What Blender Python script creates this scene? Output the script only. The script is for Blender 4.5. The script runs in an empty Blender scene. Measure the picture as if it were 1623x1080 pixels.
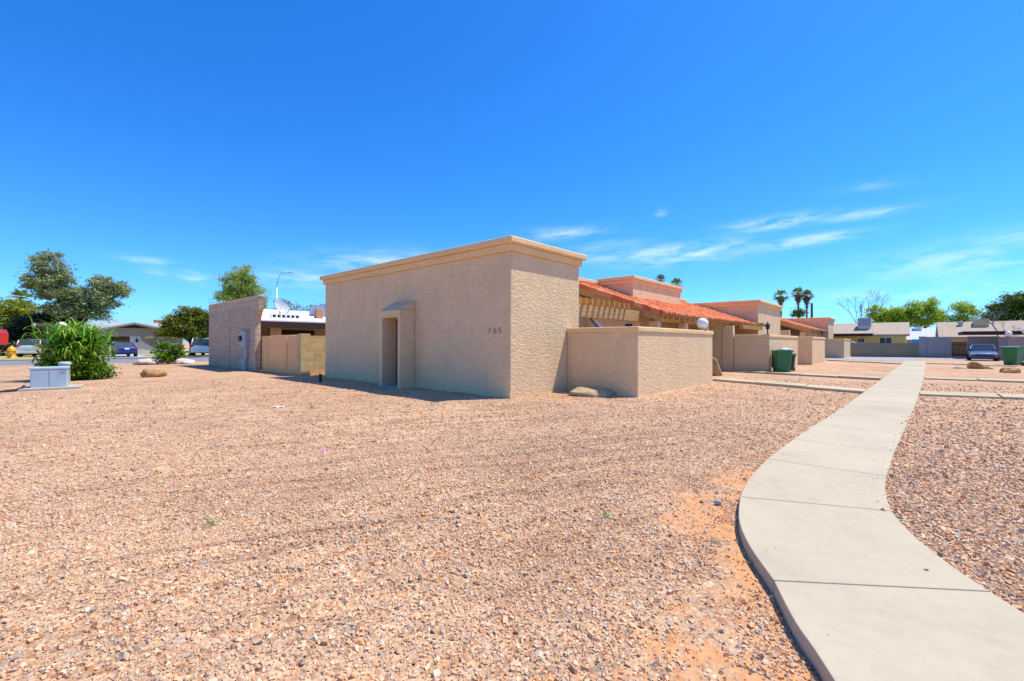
import bpy, bmesh, math, random
import numpy as np
from mathutils import Vector, Matrix

random.seed(7)
RNG = np.random.default_rng(11)
PI = math.pi
scene = bpy.context.scene
COL = scene.collection

# ------------------------------------------------------------------ camera
YAW = 0.734151
F0 = Vector((-math.sin(YAW), math.cos(YAW), 0)); R0 = Vector((math.cos(YAW), math.sin(YAW), 0)); U0 = Vector((0, 0, 1))
PITCH, ROLL = 3 / 702.0, 0.0025
Fv = F0 * math.cos(PITCH) + U0 * math.sin(PITCH)
U1 = U0 * math.cos(PITCH) - F0 * math.sin(PITCH)
Rv = R0 * math.cos(ROLL) + U1 * math.sin(ROLL)
Uv = U1 * math.cos(ROLL) - R0 * math.sin(ROLL)
cam = bpy.data.cameras.new('camera'); cam.lens = 36 * 702 / 1623.0; cam.sensor_width = 36
cam.clip_start = 0.05; cam.clip_end = 4000
camo = bpy.data.objects.new('camera', cam); COL.objects.link(camo)
camo.matrix_world = Matrix(((Rv.x, Uv.x, -Fv.x, 0), (Rv.y, Uv.y, -Fv.y, 0), (Rv.z, Uv.z, -Fv.z, 1.5), (0, 0, 0, 1)))
scene.camera = camo

# ------------------------------------------------------------------ light
SUN = Vector((0.25, 0.385, 1.0)).normalized()
EL = math.asin(SUN.z); AZ = math.atan2(SUN.x, SUN.y)
sl = bpy.data.lights.new('sun', 'SUN'); sl.energy = 5.0; sl.angle = math.radians(0.53); sl.color = (1.0, 0.94, 0.83)
so = bpy.data.objects.new('sun', sl); COL.objects.link(so)
so.rotation_euler = SUN.to_track_quat('Z', 'Y').to_euler()

world = bpy.data.worlds.new('World'); scene.world = world; world.use_nodes = True
wn = world.node_tree; wn.nodes.clear()
def wnode(t, **k):
    n = wn.nodes.new(t)
    for a, b in k.items(): setattr(n, a, b)
    return n
def wl(a, b): wn.links.new(a, b)
def wmath(op, a, b=None, c=None, clamp=False):
    n = wnode('ShaderNodeMath', operation=op, use_clamp=clamp)
    for i, v in enumerate((a, b, c)):
        if v is None: continue
        if isinstance(v, (int, float)): n.inputs[i].default_value = v
        else: wl(v, n.inputs[i])
    return n.outputs[0]
sky = wnode('ShaderNodeTexSky', sky_type='NISHITA', sun_disc=False, sun_elevation=EL, sun_rotation=AZ,
            altitude=350, air_density=1.0, dust_density=0.6, ozone_density=2.5)
SKY_STRENGTH = 0.15
hs = wnode('ShaderNodeHueSaturation'); hs.inputs['Saturation'].default_value = 1.3; hs.inputs['Value'].default_value = 1.0
wl(sky.outputs[0], hs.inputs['Color'])
tint = wnode('ShaderNodeMix', data_type='RGBA', blend_type='MULTIPLY'); tint.inputs[0].default_value = 1.0
tint.inputs[7].default_value = (0.36, 0.90, 1.34, 1)
wl(hs.outputs[0], tint.inputs[6])
hz = wnode('ShaderNodeMix', data_type='RGBA', blend_type='MULTIPLY'); hz.inputs[7].default_value = (1.15, 0.955, 1.04, 1)
wl(tint.outputs[2], hz.inputs[6])
# thin cirrus: streaked noise on a high flat layer, kept to a few stretches of sky
tc = wnode('ShaderNodeTexCoord'); sep = wnode('ShaderNodeSeparateXYZ'); wl(tc.outputs['Generated'], sep.inputs[0])
X, Y, Z = sep.outputs
az = wmath('ARCTAN2', X, Y)
elv = wmath('ARCSINE', Z)
wl(wmath('SUBTRACT', 1.0, wmath('DIVIDE', wmath('ABSOLUTE', elv), 0.42), clamp=True), hz.inputs[0])
def blob(a0, e0, sa, se, tilt=0.0):
    da = wmath('SUBTRACT', az, a0); de = wmath('SUBTRACT', elv, e0)
    de = wmath('SUBTRACT', de, wmath('MULTIPLY', da, tilt))
    q = wmath('ADD', wmath('POWER', wmath('ABSOLUTE', wmath('DIVIDE', da, sa)), 2.0), wmath('POWER', wmath('ABSOLUTE', wmath('DIVIDE', de, se)), 2.0))
    return wmath('EXPONENT', wmath('MULTIPLY', q, -1.0))
CLOUDS = [(-0.20, 0.229, 0.075, 0.011, 0.02, 1.0), (-0.066, 0.226, 0.06, 0.008, 0.0, 0.65), (-0.153, 0.191, 0.075, 0.009, 0.03, 0.95), (-0.37, 0.186, 0.13, 0.020, 0.03, 0.9),
          (-0.62, 0.241, 0.08, 0.012, 0.05, 0.65), (-0.52, 0.193, 0.09, 0.024, 0.05, 0.5), (0.07, 0.129, 0.13, 0.026, 0.02, 0.55), (0.12, 0.158, 0.10, 0.016, 0.02, 0.4), (0.0, 0.085, 0.2, 0.014, 0.0, 0.35),
          (-1.03, 0.170, 0.13, 0.024, 0.08, 0.65), (-1.43, 0.141, 0.032, 0.007, 0.0, 0.55), (-1.354, 0.118, 0.03, 0.012, -0.1, 0.55), (-1.41, 0.120, 0.02, 0.010, 0.0, 0.35), (-1.175, 0.130, 0.08, 0.020, 0.0, 0.55),
          (-0.41, 0.274, 0.012, 0.010, 0.0, 0.45), (-0.05, 0.27, 0.05, 0.008, 0.0, 0.25), (-0.78, 0.17, 0.1, 0.03, 0.0, 0.4)]
acc = None
for a0, e0, sa, se, tl, w in CLOUDS:
    b = wmath('MULTIPLY', blob(a0, e0, sa, se, tl), w)
    acc = b if acc is None else wmath('MAXIMUM', acc, b)
cv = wnode('ShaderNodeCombineXYZ'); wl(wmath('MULTIPLY', az, 13.0), cv.inputs[0])
wl(wmath('MULTIPLY', wmath('SUBTRACT', elv, wmath('MULTIPLY', az, 0.05)), 60.0), cv.inputs[1])
cn = wnode('ShaderNodeTexNoise'); cn.inputs['Scale'].default_value = 1.0; cn.inputs['Detail'].default_value = 9; cn.inputs['Roughness'].default_value = 0.62
cn.inputs['Distortion'].default_value = 0.5
wl(cv.outputs[0], cn.inputs['Vector'])
cd = wmath('SMOOTH_MIN', wmath('MULTIPLY', wmath('SUBTRACT', cn.outputs[0], 0.36, clamp=True), 3.0), 1.0, 0.2)
cm = wmath('MULTIPLY', acc, cd, clamp=True)
cmix = wnode('ShaderNodeMix', data_type='RGBA'); wl(wmath('MULTIPLY', cm, 0.72), cmix.inputs[0]); wl(hz.outputs[2], cmix.inputs[6])
cmix.inputs[7].default_value = (6.6, 7.4, 8.0, 1)
bg = wnode('ShaderNodeBackground'); bg.inputs['Strength'].default_value = SKY_STRENGTH; wl(cmix.outputs[2], bg.inputs['Color'])
wo = wnode('ShaderNodeOutputWorld'); wl(bg.outputs[0], wo.inputs[0])

vs = scene.view_settings; vs.view_transform = 'Standard'; vs.look = 'None'; vs.gamma = 1; vs.use_curve_mapping = False
vs.exposure = 0.25
scene.cycles.use_adaptive_sampling = True
scene.cycles.max_bounces = 6

# ------------------------------------------------------------------ helpers
def tag(o, label=None, cat=None, group=None, kind=None):
    if label: o['label'] = label
    if cat: o['category'] = cat
    if group: o['group'] = group
    if kind: o['kind'] = kind
    return o

def thing(name, label, cat, loc=(0, 0, 0), group=None):
    o = bpy.data.objects.new(name, None); COL.objects.link(o); o.location = loc; o.empty_display_size = 0.2
    return tag(o, label, cat, group)

def parent_to(o, p):
    o.parent = p
    def world_of(q):
        m = Matrix.Translation(q.location)
        return m if q.parent is None else world_of(q.parent) @ q.matrix_parent_inverse @ m
    o.matrix_parent_inverse = world_of(p).inverted()

class MB:
    def __init__(s): s.v = []; s.f = []
    def add(s, vs, fs):
        b = len(s.v); s.v += [tuple(v) for v in vs]; s.f += [tuple(i + b for i in f) for f in fs]; return s
    def box(s, x0, x1, y0, y1, z0, z1):
        return s.add([(x0, y0, z0), (x1, y0, z0), (x1, y1, z0), (x0, y1, z0), (x0, y0, z1), (x1, y0, z1), (x1, y1, z1), (x0, y1, z1)],
                     [(3, 2, 1, 0), (4, 5, 6, 7), (0, 1, 5, 4), (1, 2, 6, 5), (2, 3, 7, 6), (3, 0, 4, 7)])
    def obox(s, c, ax, ay, az, hx, hy, hz):
        c = Vector(c); ax = Vector(ax).normalized() * hx; ay = Vector(ay).normalized() * hy; az_ = Vector(az).normalized() * hz
        P = [c + i * ax + j * ay + k * az_ for k in (-1, 1) for i, j in ((-1, -1), (1, -1), (1, 1), (-1, 1))]
        return s.add(P, [(3, 2, 1, 0), (4, 5, 6, 7), (0, 1, 5, 4), (1, 2, 6, 5), (2, 3, 7, 6), (3, 0, 4, 7)])
    def prism(s, poly, axis, a, b):
        """polygon extruded along axis ('x','y','z') from a to b"""
        n = len(poly)
        def pt(p, t):
            return (t, p[0], p[1]) if axis == 'x' else (p[0], t, p[1]) if axis == 'y' else (p[0], p[1], t)
        vs = [pt(p, a) for p in poly] + [pt(p, b) for p in poly]
        fs = [tuple(range(n))[::-1], tuple(range(n, 2 * n))] + [(i, (i + 1) % n, n + (i + 1) % n, n + i) for i in range(n)]
        return s.add(vs, fs)
    def tube(s, pts, rad, n=8, cap=True):
        pts = [Vector(p) for p in pts]
        if isinstance(rad, (int, float)): rad = [rad] * len(pts)
        rings = []; ref = Vector((0.123, 0.35, 0.93))
        for i, p in enumerate(pts):
            t = (pts[min(i + 1, len(pts) - 1)] - pts[max(i - 1, 0)]).normalized()
            a = t.cross(ref)
            if a.length < 1e-3: a = t.cross(Vector((1, 0, 0)))
            a.normalize(); b = t.cross(a)
            rings.append([p + (a * math.cos(2 * PI * k / n) + b * math.sin(2 * PI * k / n)) * rad[i] for k in range(n)])
        vs = [v for r in rings for v in r]; fs = []
        for i in range(len(pts) - 1):
            for k in range(n):
                k2 = (k + 1) % n
                fs.append((i * n + k, i * n + k2, (i + 1) * n + k2, (i + 1) * n + k))
        if cap: fs += [tuple(range(n))[::-1], tuple((len(pts) - 1) * n + k for k in range(n))]
        return s.add(vs, fs)
    def lathe(s, prof, c=(0, 0, 0), n=20, axis='z'):
        vs = []; fs = []; m = len(prof)
        for k in range(n):
            a = 2 * PI * k / n
            for r, h in prof:
                p = (r * math.cos(a), r * math.sin(a), h)
                if axis == 'y': p = (p[0], p[2], p[1])
                if axis == 'x': p = (p[2], p[0], p[1])
                vs.append((c[0] + p[0], c[1] + p[1], c[2] + p[2]))
        for k in range(n):
            k2 = (k + 1) % n
            for i in range(m - 1):
                fs.append((k * m + i, k2 * m + i, k2 * m + i + 1, k * m + i + 1))
        return s.add(vs, fs)
    def sphere(s, c, r, n=20, m=12, sz=1.0):
        return s.lathe([(max(1e-4, r * math.sin(PI * i / m)), -r * sz * math.cos(PI * i / m)) for i in range(m + 1)], c, n)
    def build(s, name, mat, parent=None, smooth=False, bevel=0, seg=2):
        me = bpy.data.meshes.new(name); me.from_pydata(s.v, [], s.f)
        bm = bmesh.new(); bm.from_mesh(me); bmesh.ops.recalc_face_normals(bm, faces=bm.faces); bm.to_mesh(me); bm.free(); me.update()
        o = bpy.data.objects.new(name, me); COL.objects.link(o)
        if mat: me.materials.append(mat)
        if smooth:
            me.shade_smooth() if hasattr(me, 'shade_smooth') else None
        if parent: parent_to(o, parent)
        if bevel:
            b = o.modifiers.new('bevel', 'BEVEL'); b.width = bevel; b.segments = seg; b.limit_method = 'ANGLE'; b.harden_normals = False
        return o

def npmesh(name, V, Fc, mat, parent=None, smooth=False):
    """V (n,3), Fc (m,k) arrays -> one mesh object"""
    me = bpy.data.meshes.new(name); n, (m, k) = len(V), Fc.shape
    me.vertices.add(n); me.vertices.foreach_set('co', np.ascontiguousarray(V, dtype=np.float32).ravel())
    me.loops.add(m * k); me.loops.foreach_set('vertex_index', np.ascontiguousarray(Fc, dtype=np.int32).ravel())
    me.polygons.add(m); me.polygons.foreach_set('loop_start', np.arange(0, m * k, k, dtype=np.int32))
    me.polygons.foreach_set('use_smooth', np.full(m, smooth, dtype=bool))
    me.update(calc_edges=True); me.validate()
    if mat: me.materials.append(mat)
    o = bpy.data.objects.new(name, me); COL.objects.link(o)
    if parent: parent_to(o, parent)
    return o

def copy_tree(o, parent=None):
    c = o.copy(); COL.objects.link(c)
    if parent: c.parent = parent
    for ch in list(o.children): copy_tree(ch, c)
    return c

# ------------------------------------------------------------------ materials
class NT:
    def __init__(s, name):
        s.m = bpy.data.materials.new(name); s.m.use_nodes = True; s.t = s.m.node_tree
        s.b = s.t.nodes['Principled BSDF']; s.out = s.t.nodes['Material Output']; s._pos = None
    def n(s, t, **k):
        x = s.t.nodes.new(t)
        for a, b in k.items(): setattr(x, a, b)
        return x
    def l(s, a, b): s.t.links.new(a, b)
    def put(s, sock, v):
        if isinstance(v, (int, float)): sock.default_value = v
        elif isinstance(v, tuple): sock.default_value = v if len(v) == len(sock.default_value) else (*v, 1)
        else: s.l(v, sock)
    def pos(s):
        if s._pos is None: s._pos = s.n('ShaderNodeNewGeometry').outputs['Position']
        return s._pos
    def objco(s): return s.n('ShaderNodeTexCoord').outputs['Object']
    def island(s): return s.n('ShaderNodeNewGeometry').outputs['Random Per Island']
    def mapping(s, vec, scale=(1, 1, 1), rot=(0, 0, 0), loc=(0, 0, 0)):
        x = s.n('ShaderNodeMapping'); x.inputs['Scale'].default_value = scale; x.inputs['Rotation'].default_value = rot; x.inputs['Location'].default_value = loc
        s.l(vec, x.inputs[0]); return x.outputs[0]
    def noise(s, vec, scale, detail=4, rough=0.55, dist=0.0):
        x = s.n('ShaderNodeTexNoise'); x.inputs['Scale'].default_value = scale; x.inputs['Detail'].default_value = detail
        x.inputs['Roughness'].default_value = rough; x.inputs['Distortion'].default_value = dist; s.l(vec, x.inputs['Vector']); return x.outputs[0]
    def voro(s, vec, scale, feature='F1', rand=1.0):
        x = s.n('ShaderNodeTexVoronoi', feature=feature); x.inputs['Scale'].default_value = scale; x.inputs['Randomness'].default_value = rand
        s.l(vec, x.inputs['Vector']); return x
    def ramp(s, fac, stops, interp='LINEAR'):
        x = s.n('ShaderNodeValToRGB'); e = x.color_ramp; e.interpolation = interp
        while len(e.elements) < len(stops): e.elements.new(0.5)
        for el, (p, c) in zip(e.elements, stops):
            el.position = p; el.color = (c, c, c, 1) if isinstance(c, (int, float)) else (*c, 1)
        s.put(x.inputs[0], fac); return x.outputs[0]
    def math(s, op, a, b=None, c=None, clamp=False):
        x = s.n('ShaderNodeMath', operation=op, use_clamp=clamp)
        for i, v in enumerate((a, b, c)):
            if v is not None: s.put(x.inputs[i], v)
        return x.outputs[0]
    def mix(s, fac, a, b, blend='MIX'):
        x = s.n('ShaderNodeMix', data_type='RGBA', blend_type=blend)
        s.put(x.inputs[0], fac); s.put(x.inputs[6], a); s.put(x.inputs[7], b); return x.outputs[2]
    def bump(s, h, strength=0.5, dist=0.02, prev=None):
        x = s.n('ShaderNodeBump'); x.inputs['Strength'].default_value = strength; x.inputs['Distance'].default_value = dist
        s.l(h, x.inputs['Height'])
        if prev is not None: s.l(prev, x.inputs['Normal'])
        s.l(x.outputs[0], s.b.inputs['Normal']); return x.outputs[0]
    def fin(s, color=None, rough=0.8, metal=0.0, spec=None):
        if color is not None: s.put(s.b.inputs['Base Color'], color)
        s.put(s.b.inputs['Roughness'], rough); s.b.inputs['Metallic'].default_value = metal
        if spec is not None: s.b.inputs['Specular IOR Level'].default_value = spec
        return s.m

def vary(name, col, amt=0.12, scale=3.0, rough=0.8, bump=0.0, bscale=60, metal=0.0, spec=0.3, bdist=0.01):
    q = NT(name); p = q.pos()
    n1 = q.noise(p, scale, 6, 0.6); n2 = q.noise(p, scale * 14, 3)
    f = q.math('ADD', q.math('MULTIPLY', n1, 0.7), q.math('MULTIPLY', n2, 0.3))
    lo = tuple(c * (1 - amt * 1.6) for c in col); hi = tuple(min(1, c * (1 + amt * 1.6)) for c in col)
    c = q.ramp(f, [(0.25, lo), (0.75, hi)])
    if bump: q.bump(q.noise(p, bscale, 4), bump, bdist)
    return q.fin(c, rough, metal, spec)

def stucco(name, col, lace=1.0, stain=True):
    q = NT(name); p = q.pos()
    big = q.noise(p, 0.9, 5, 0.6); mid = q.noise(p, 7, 4, 0.6)
    f = q.math('ADD', q.math('MULTIPLY', big, 0.6), q.math('MULTIPLY', mid, 0.4))
    c = q.ramp(f, [(0.3, tuple(x * 0.88 for x in col)), (0.7, tuple(min(1, x * 1.07) for x in col))])
    if stain:
        ps = q.mapping(p, (1.2, 1.2, 0.22)); st = q.ramp(q.noise(ps, 2.2, 6, 0.72), [(0.50, 0.0), (0.74, 1.0)])
        c = q.mix(q.math('MULTIPLY', st, 0.27), c, (col[0] * 0.66, col[1] * 0.60, col[2] * 0.55))
    # trowelled lace texture: flattened ridges that run mostly sideways
    w = q.n('ShaderNodeTexNoise'); w.inputs['Scale'].default_value = 5; q.l(p, w.inputs['Vector'])
    wp = q.n('ShaderNodeVectorMath', operation='MULTIPLY_ADD'); q.l(w.outputs['Color'], wp.inputs[0]); wp.inputs[1].default_value = (0.22, 0.22, 0.16); q.l(p, wp.inputs[2])
    m = q.mapping(wp.outputs[0], (1, 1, 2.3))
    v = q.noise(m, 7.5, 3, 0.5, 0.6)
    ridge = q.ramp(v, [(0.40, 0.0), (0.50, 0.75), (0.62, 1.0)])
    fine = q.noise(p, 85, 3, 0.6)
    b1 = q.bump(fine, 0.35, 0.006)
    q.bump(ridge, 0.68 * lace, 0.016, b1)
    return q.fin(c, 0.93, 0, 0.15)

STUCCO = stucco('stucco_tan', (0.80, 0.575, 0.335))
STUCCO_CAP = stucco('stucco_trim', (0.83, 0.575, 0.295), 0.35)
STUCCO_PINK = stucco('stucco_pink', (0.44, 0.31, 0.27), 0.5)
STUCCO_GREY = stucco('stucco_grey', (0.36, 0.33, 0.315), 0.4)
STUCCO_BROWN = stucco('stucco_brown', (0.31, 0.235, 0.155), 0.4)
STUCCO_YELLOW = stucco('stucco_yellow', (0.88, 0.61, 0.20), 0.3)
STUCCO_OCHRE = stucco('stucco_ochre', (0.88, 0.51, 0.23), 0.3)
STUCCO_WHITE = stucco('stucco_white', (0.62, 0.58, 0.51), 0.3)
STUCCO_OLIVE = stucco('stucco_taupe', (0.34, 0.28, 0.21), 0.3)

def wood(name, col, ax=1):
    q = NT(name); p = q.pos(); s = [14, 14, 14]; s[ax] = 1.2
    n = q.noise(q.mapping(p, tuple(s)), 1.6, 6, 0.65, 0.4)
    c = q.ramp(n, [(0.3, tuple(x * 0.6 for x in col)), (0.55, col), (0.75, tuple(x * 1.25 for x in col))])
    q.bump(n, 0.4, 0.01); return q.fin(c, 0.75, 0, 0.25)
WOOD = wood('weathered_timber', (0.56, 0.34, 0.13), 1)
WOODX = wood('rafter_timber', (0.64, 0.36, 0.11), 0)
WOOD_DARK = wood('dark_fascia', (0.055, 0.03, 0.025), 0)
WOOD_GATE = wood('gate_wood', (0.17, 0.10, 0.045), 2)

def tile_mat():
    q = NT('clay_tile'); p = q.pos()
    s = q.n('ShaderNodeSeparateXYZ'); q.l(p, s.inputs[0])
    cv_ = q.n('ShaderNodeCombineXYZ')
    q.l(q.math('FLOOR', q.math('DIVIDE', s.outputs[1], 0.26)), cv_.inputs[0]); q.l(q.math('FLOOR', q.math('DIVIDE', q.math('ADD', s.outputs[0], 20.0), 0.36)), cv_.inputs[1])
    wn_ = q.n('ShaderNodeTexWhiteNoise', noise_dimensions='2D'); q.l(cv_.outputs[0], wn_.inputs['Vector'])
    c = q.ramp(wn_.outputs['Value'], [(0.0, (0.55, 0.115, 0.04)), (0.4, (0.74, 0.19, 0.062)), (0.75, (0.82, 0.24, 0.085)), (1.0, (0.86, 0.36, 0.17))])
    d = q.ramp(q.noise(p, 3.5, 6, 0.7), [(0.45, 0.0), (0.8, 1.0)])
    c = q.mix(q.math('MULTIPLY', d, 0.4), c, (0.36, 0.14, 0.085))
    q.bump(q.noise(p, 60, 3), 0.3, 0.006)
    return q.fin(c, 0.8, 0, 0.25)
TILE = tile_mat()

def concrete(name, col, scale=1.0, marks=True):
    q = NT(name); p = q.pos()
    a = q.noise(p, 0.7 * scale, 6, 0.65); b = q.noise(p, 9 * scale, 5, 0.65); g = q.noise(p, 140, 2, 0.5)
    f = q.math('ADD', q.math('ADD', q.math('MULTIPLY', a, 0.5), q.math('MULTIPLY', b, 0.3)), q.math('MULTIPLY', g, 0.2))
    c = q.ramp(f, [(0.3, tuple(x * 0.80 for x in col)), (0.5, col), (0.7, tuple(x * 1.12 for x in col))])
    if marks:
        c = q.mix(1.0, c, q.ramp(q.island(), [(0.0, (0.94, 0.93, 0.92)), (1.0, (1.03, 1.03, 1.02))]), 'MULTIPLY')
        st = q.ramp(q.noise(p, 2.6, 7, 0.75, 0.8), [(0.60, 0.0), (0.74, 1.0)])
        c = q.mix(q.math('MULTIPLY', st, 0.30), c, (col[0] * 0.6, col[1] * 0.5, col[2] * 0.42))
        sp = q.voro(p, 7.0); dots = q.ramp(sp.outputs['Distance'], [(0.03, 1.0), (0.07, 0.0)])
        on = q.ramp(q.noise(p, 1.3, 2), [(0.55, 0.0), (0.6, 1.0)])
        c = q.mix(q.math('MULTIPLY', q.math('MULTIPLY', dots, on), 0.55), c, (0.13, 0.09, 0.07))
    b1 = q.bump(g, 0.25, 0.003); q.bump(q.noise(p, 26, 4), 0.2, 0.006, b1)
    return q.fin(c, 0.9, 0, 0.2)
CONC = concrete('path_concrete', (0.485, 0.405, 0.285))
CONC_KERB = concrete('kerb_concrete', (0.50, 0.40, 0.26))
CONC_GREY = concrete('pad_concrete', (0.42, 0.37, 0.31), 1, False)
DRIVE = concrete('driveway_concrete', (0.46, 0.44, 0.42), 1, False)
ASPHALT = vary('asphalt', (0.20, 0.205, 0.225), 0.12, 0.8, 0.95, 0.4, 120)
LANE = vary('lane_asphalt', (0.33, 0.315, 0.31), 0.12, 0.5, 0.95, 0.3, 120)
LAWN = vary('dry_lawn', (0.42, 0.34, 0.08), 0.3, 2.5, 0.95, 0.6, 30, bdist=0.03)

GRAVEL_STOPS = [(0.0, (0.318, 0.184, 0.109)), (0.08, (0.509, 0.281, 0.154)), (0.24, (0.679, 0.417, 0.238)), (0.46, (0.721, 0.476, 0.293)),
                (0.64, (0.636, 0.443, 0.297)), (0.77, (0.562, 0.422, 0.307)), (0.83, (0.424, 0.347, 0.273)), (0.88, (0.785, 0.649, 0.436)), (0.95, (0.700, 0.335, 0.119)), (1.0, (0.297, 0.238, 0.198))]
def yard_tone(q, c):
    """drifts of redder and paler stone, and the thin darker lines left by raking"""
    p = q.pos()
    n1 = q.noise(p, 0.55, 5, 0.62)
    c = q.mix(1.0, c, q.ramp(n1, [(0.34, (0.93, 0.88, 0.85)), (0.5, (1, 1, 1)), (0.66, (1.08, 1.07, 1.05))]), 'MULTIPLY')
    s = q.n('ShaderNodeSeparateXYZ'); q.l(p, s.inputs[0])
    warp = q.math('MULTIPLY', q.noise(p, 0.5, 2, 0.5), 0.7)
    u = q.math('ADD', q.math('SUBTRACT', q.math('MULTIPLY', s.outputs[0], 0.906), q.math('MULTIPLY', s.outputs[1], 0.423)), warp)
    cv_ = q.n('ShaderNodeCombineXYZ'); q.l(q.math('MULTIPLY', u, 6.5), cv_.inputs[0]); q.l(q.math('MULTIPLY', s.outputs[1], 0.11), cv_.inputs[1])
    ln = q.noise(cv_.outputs[0], 1.0, 4, 0.7)
    where = q.math('MULTIPLY', q.ramp(q.math('DIVIDE', q.math('SUBTRACT', -1.0, s.outputs[0]), 2.0), [(0.1, 0.0), (0.8, 1.0)]), q.ramp(q.math('DIVIDE', s.outputs[1], 10.0), [(0.75, 1.0), (0.95, 0.0)]))
    lines = q.math('MULTIPLY', q.ramp(ln, [(0.54, 0.0), (0.60, 1.0), (0.66, 0.5)]), where)
    return q.mix(q.math('MULTIPLY', lines, 0.62), c, q.mix(1.0, c, (0.62, 0.56, 0.54, 1), 'MULTIPLY'))
def ground_mat():
    q = NT('gravel_ground'); p = q.pos()
    v1 = q.voro(p, 46.0); v2 = q.voro(p, 19.0)
    s1 = q.n('ShaderNodeSeparateColor'); q.l(v1.outputs['Color'], s1.inputs[0])
    s2 = q.n('ShaderNodeSeparateColor'); q.l(v2.outputs['Color'], s2.inputs[0])
    c1 = q.ramp(s1.outputs[0], GRAVEL_STOPS); c2 = q.ramp(s2.outputs[1], GRAVEL_STOPS)
    pick = q.math('GREATER_THAN', s2.outputs[0], 0.74)
    c = q.mix(pick, c1, c2)
    gap = q.ramp(v1.outputs['Distance'], [(0.35, 0.0), (0.75, 1.0)])
    c = q.mix(q.math('MULTIPLY', gap, 0.55), c, (0.37, 0.20, 0.115))
    # broad drifts of paler and redder stone
    n0 = q.noise(p, 0.16, 5, 0.6); n1 = q.noise(p, 1.1, 6, 0.65)
    c = q.mix(1.0, c, q.ramp(q.math('ADD', q.math('MULTIPLY', n0, 0.6), q.math('MULTIPLY', n1, 0.4)), [(0.32, (0.86, 0.80, 0.76)), (0.5, (1, 1, 1)), (0.68, (1.1, 1.08, 1.05))]), 'MULTIPLY')
    n2 = q.noise(p, 5.5, 5, 0.7)
    c = q.mix(1.0, c, q.ramp(n2, [(0.34, (0.70, 0.64, 0.60)), (0.5, (0.90, 0.88, 0.86)), (0.66, (1.05, 1.0, 0.96))]), 'MULTIPLY')
    c = yard_tone(q, c)
    # bare orange soil
    s = q.n('ShaderNodeSeparateXYZ'); q.l(p, s.inputs[0]); x, y, _ = s.outputs
    edge = q.ramp(q.math('DIVIDE', y, 8.0), [(0.285, 0.24), (0.375, 0.61), (0.4825, 1.03), (0.55, 1.17), (0.75, 1.31), (1.0, 1.28)])
    dist = q.math('SUBTRACT', q.math('MULTIPLY', edge, -1.0), x)
    near = q.math('MULTIPLY', q.ramp(dist, [(0.0, 1.0), (0.35, 0.85), (1.0, 0.0)]), q.math('GREATER_THAN', dist, -0.6))
    nr2 = q.ramp(q.math('DIVIDE', y, 7.0), [(0.75, 1.0), (1.0, 0.15)])
    nz = q.math('ADD', q.math('MULTIPLY', q.noise(p, 1.7, 4, 0.55), 0.6), q.math('MULTIPLY', q.noise(p, 7.0, 6, 0.65), 0.4))
    lim = q.math('SUBTRACT', nz, q.math('SUBTRACT', 0.60, q.math('MULTIPLY', q.math('MULTIPLY', near, nr2), 0.185)))
    bare = q.ramp(q.math('MULTIPLY', lim, 12.0), [(0.0, 0.0), (1.0, 1.0)])
    soil = q.ramp(q.noise(p, 12, 6, 0.7), [(0.3, (0.50, 0.215, 0.085)), (0.7, (0.68, 0.35, 0.155))])
    soil = q.mix(q.ramp(q.voro(p, 38).outputs['Distance'], [(0.10, 0.5), (0.2, 0.0)]), soil, (0.34, 0.17, 0.09))
    c = q.mix(q.math('MULTIPLY', bare, 0.88), c, soil)
    h = q.math('ADD', q.math('MULTIPLY', q.math('SUBTRACT', 1.0, v1.outputs['Distance']), q.math('SUBTRACT', 1.0, q.math('MULTIPLY', bare, 0.8))), q.math('MULTIPLY', q.noise(p, 150, 2), 0.3))
    b1 = q.bump(h, 0.55, 0.014)
    st = q.mapping(p, (1, 1, 1), (0, 0, math.radians(23)))
    st = q.mapping(st, (4.5, 0.35, 1)); q.bump(q.noise(st, 0.9, 4, 0.6), 0.35, 0.09, b1)
    return q.fin(c, 0.95, 0, 0.15)
GROUND = ground_mat()
def stone_mat(name, stops, b=0.4):
    q = NT(name); p = q.pos()
    c = q.ramp(q.island(), stops); n = q.noise(p, 70, 3, 0.6)
    c = q.mix(0.5, c, q.ramp(n, [(0.3, (0.72, 0.70, 0.68)), (0.7, (1.2, 1.18, 1.15))]), 'MULTIPLY')
    c = yard_tone(q, c)
    return q.fin(c, 0.9, 0, 0.2)
PEBBLE = stone_mat('gravel_stone', GRAVEL_STOPS)

def rock_mat(name, a, b, c3):
    q = NT(name); p = q.pos()
    n = q.noise(p, 4.5, 8, 0.7, 0.6); n2 = q.noise(p, 30, 5, 0.7)
    f = q.math('ADD', q.math('MULTIPLY', n, 0.7), q.math('MULTIPLY', n2, 0.3))
    c = q.ramp(f, [(0.32, a), (0.5, b), (0.66, c3)]); b1 = q.bump(n2, 0.6, 0.02); q.bump(n, 0.7, 0.06, b1)
    return q.fin(c, 0.9, 0, 0.2)
ROCK_TAN = rock_mat('sandstone', (0.18, 0.085, 0.035), (0.42, 0.23, 0.09), (0.58, 0.40, 0.21))
ROCK_GREY = rock_mat('speckled_stone', (0.13, 0.09, 0.055), (0.42, 0.30, 0.17), (0.70, 0.52, 0.30))
ROCK_PALE = rock_mat('pale_stone', (0.36, 0.25, 0.19), (0.58, 0.47, 0.38), (0.74, 0.66, 0.56))

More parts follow.
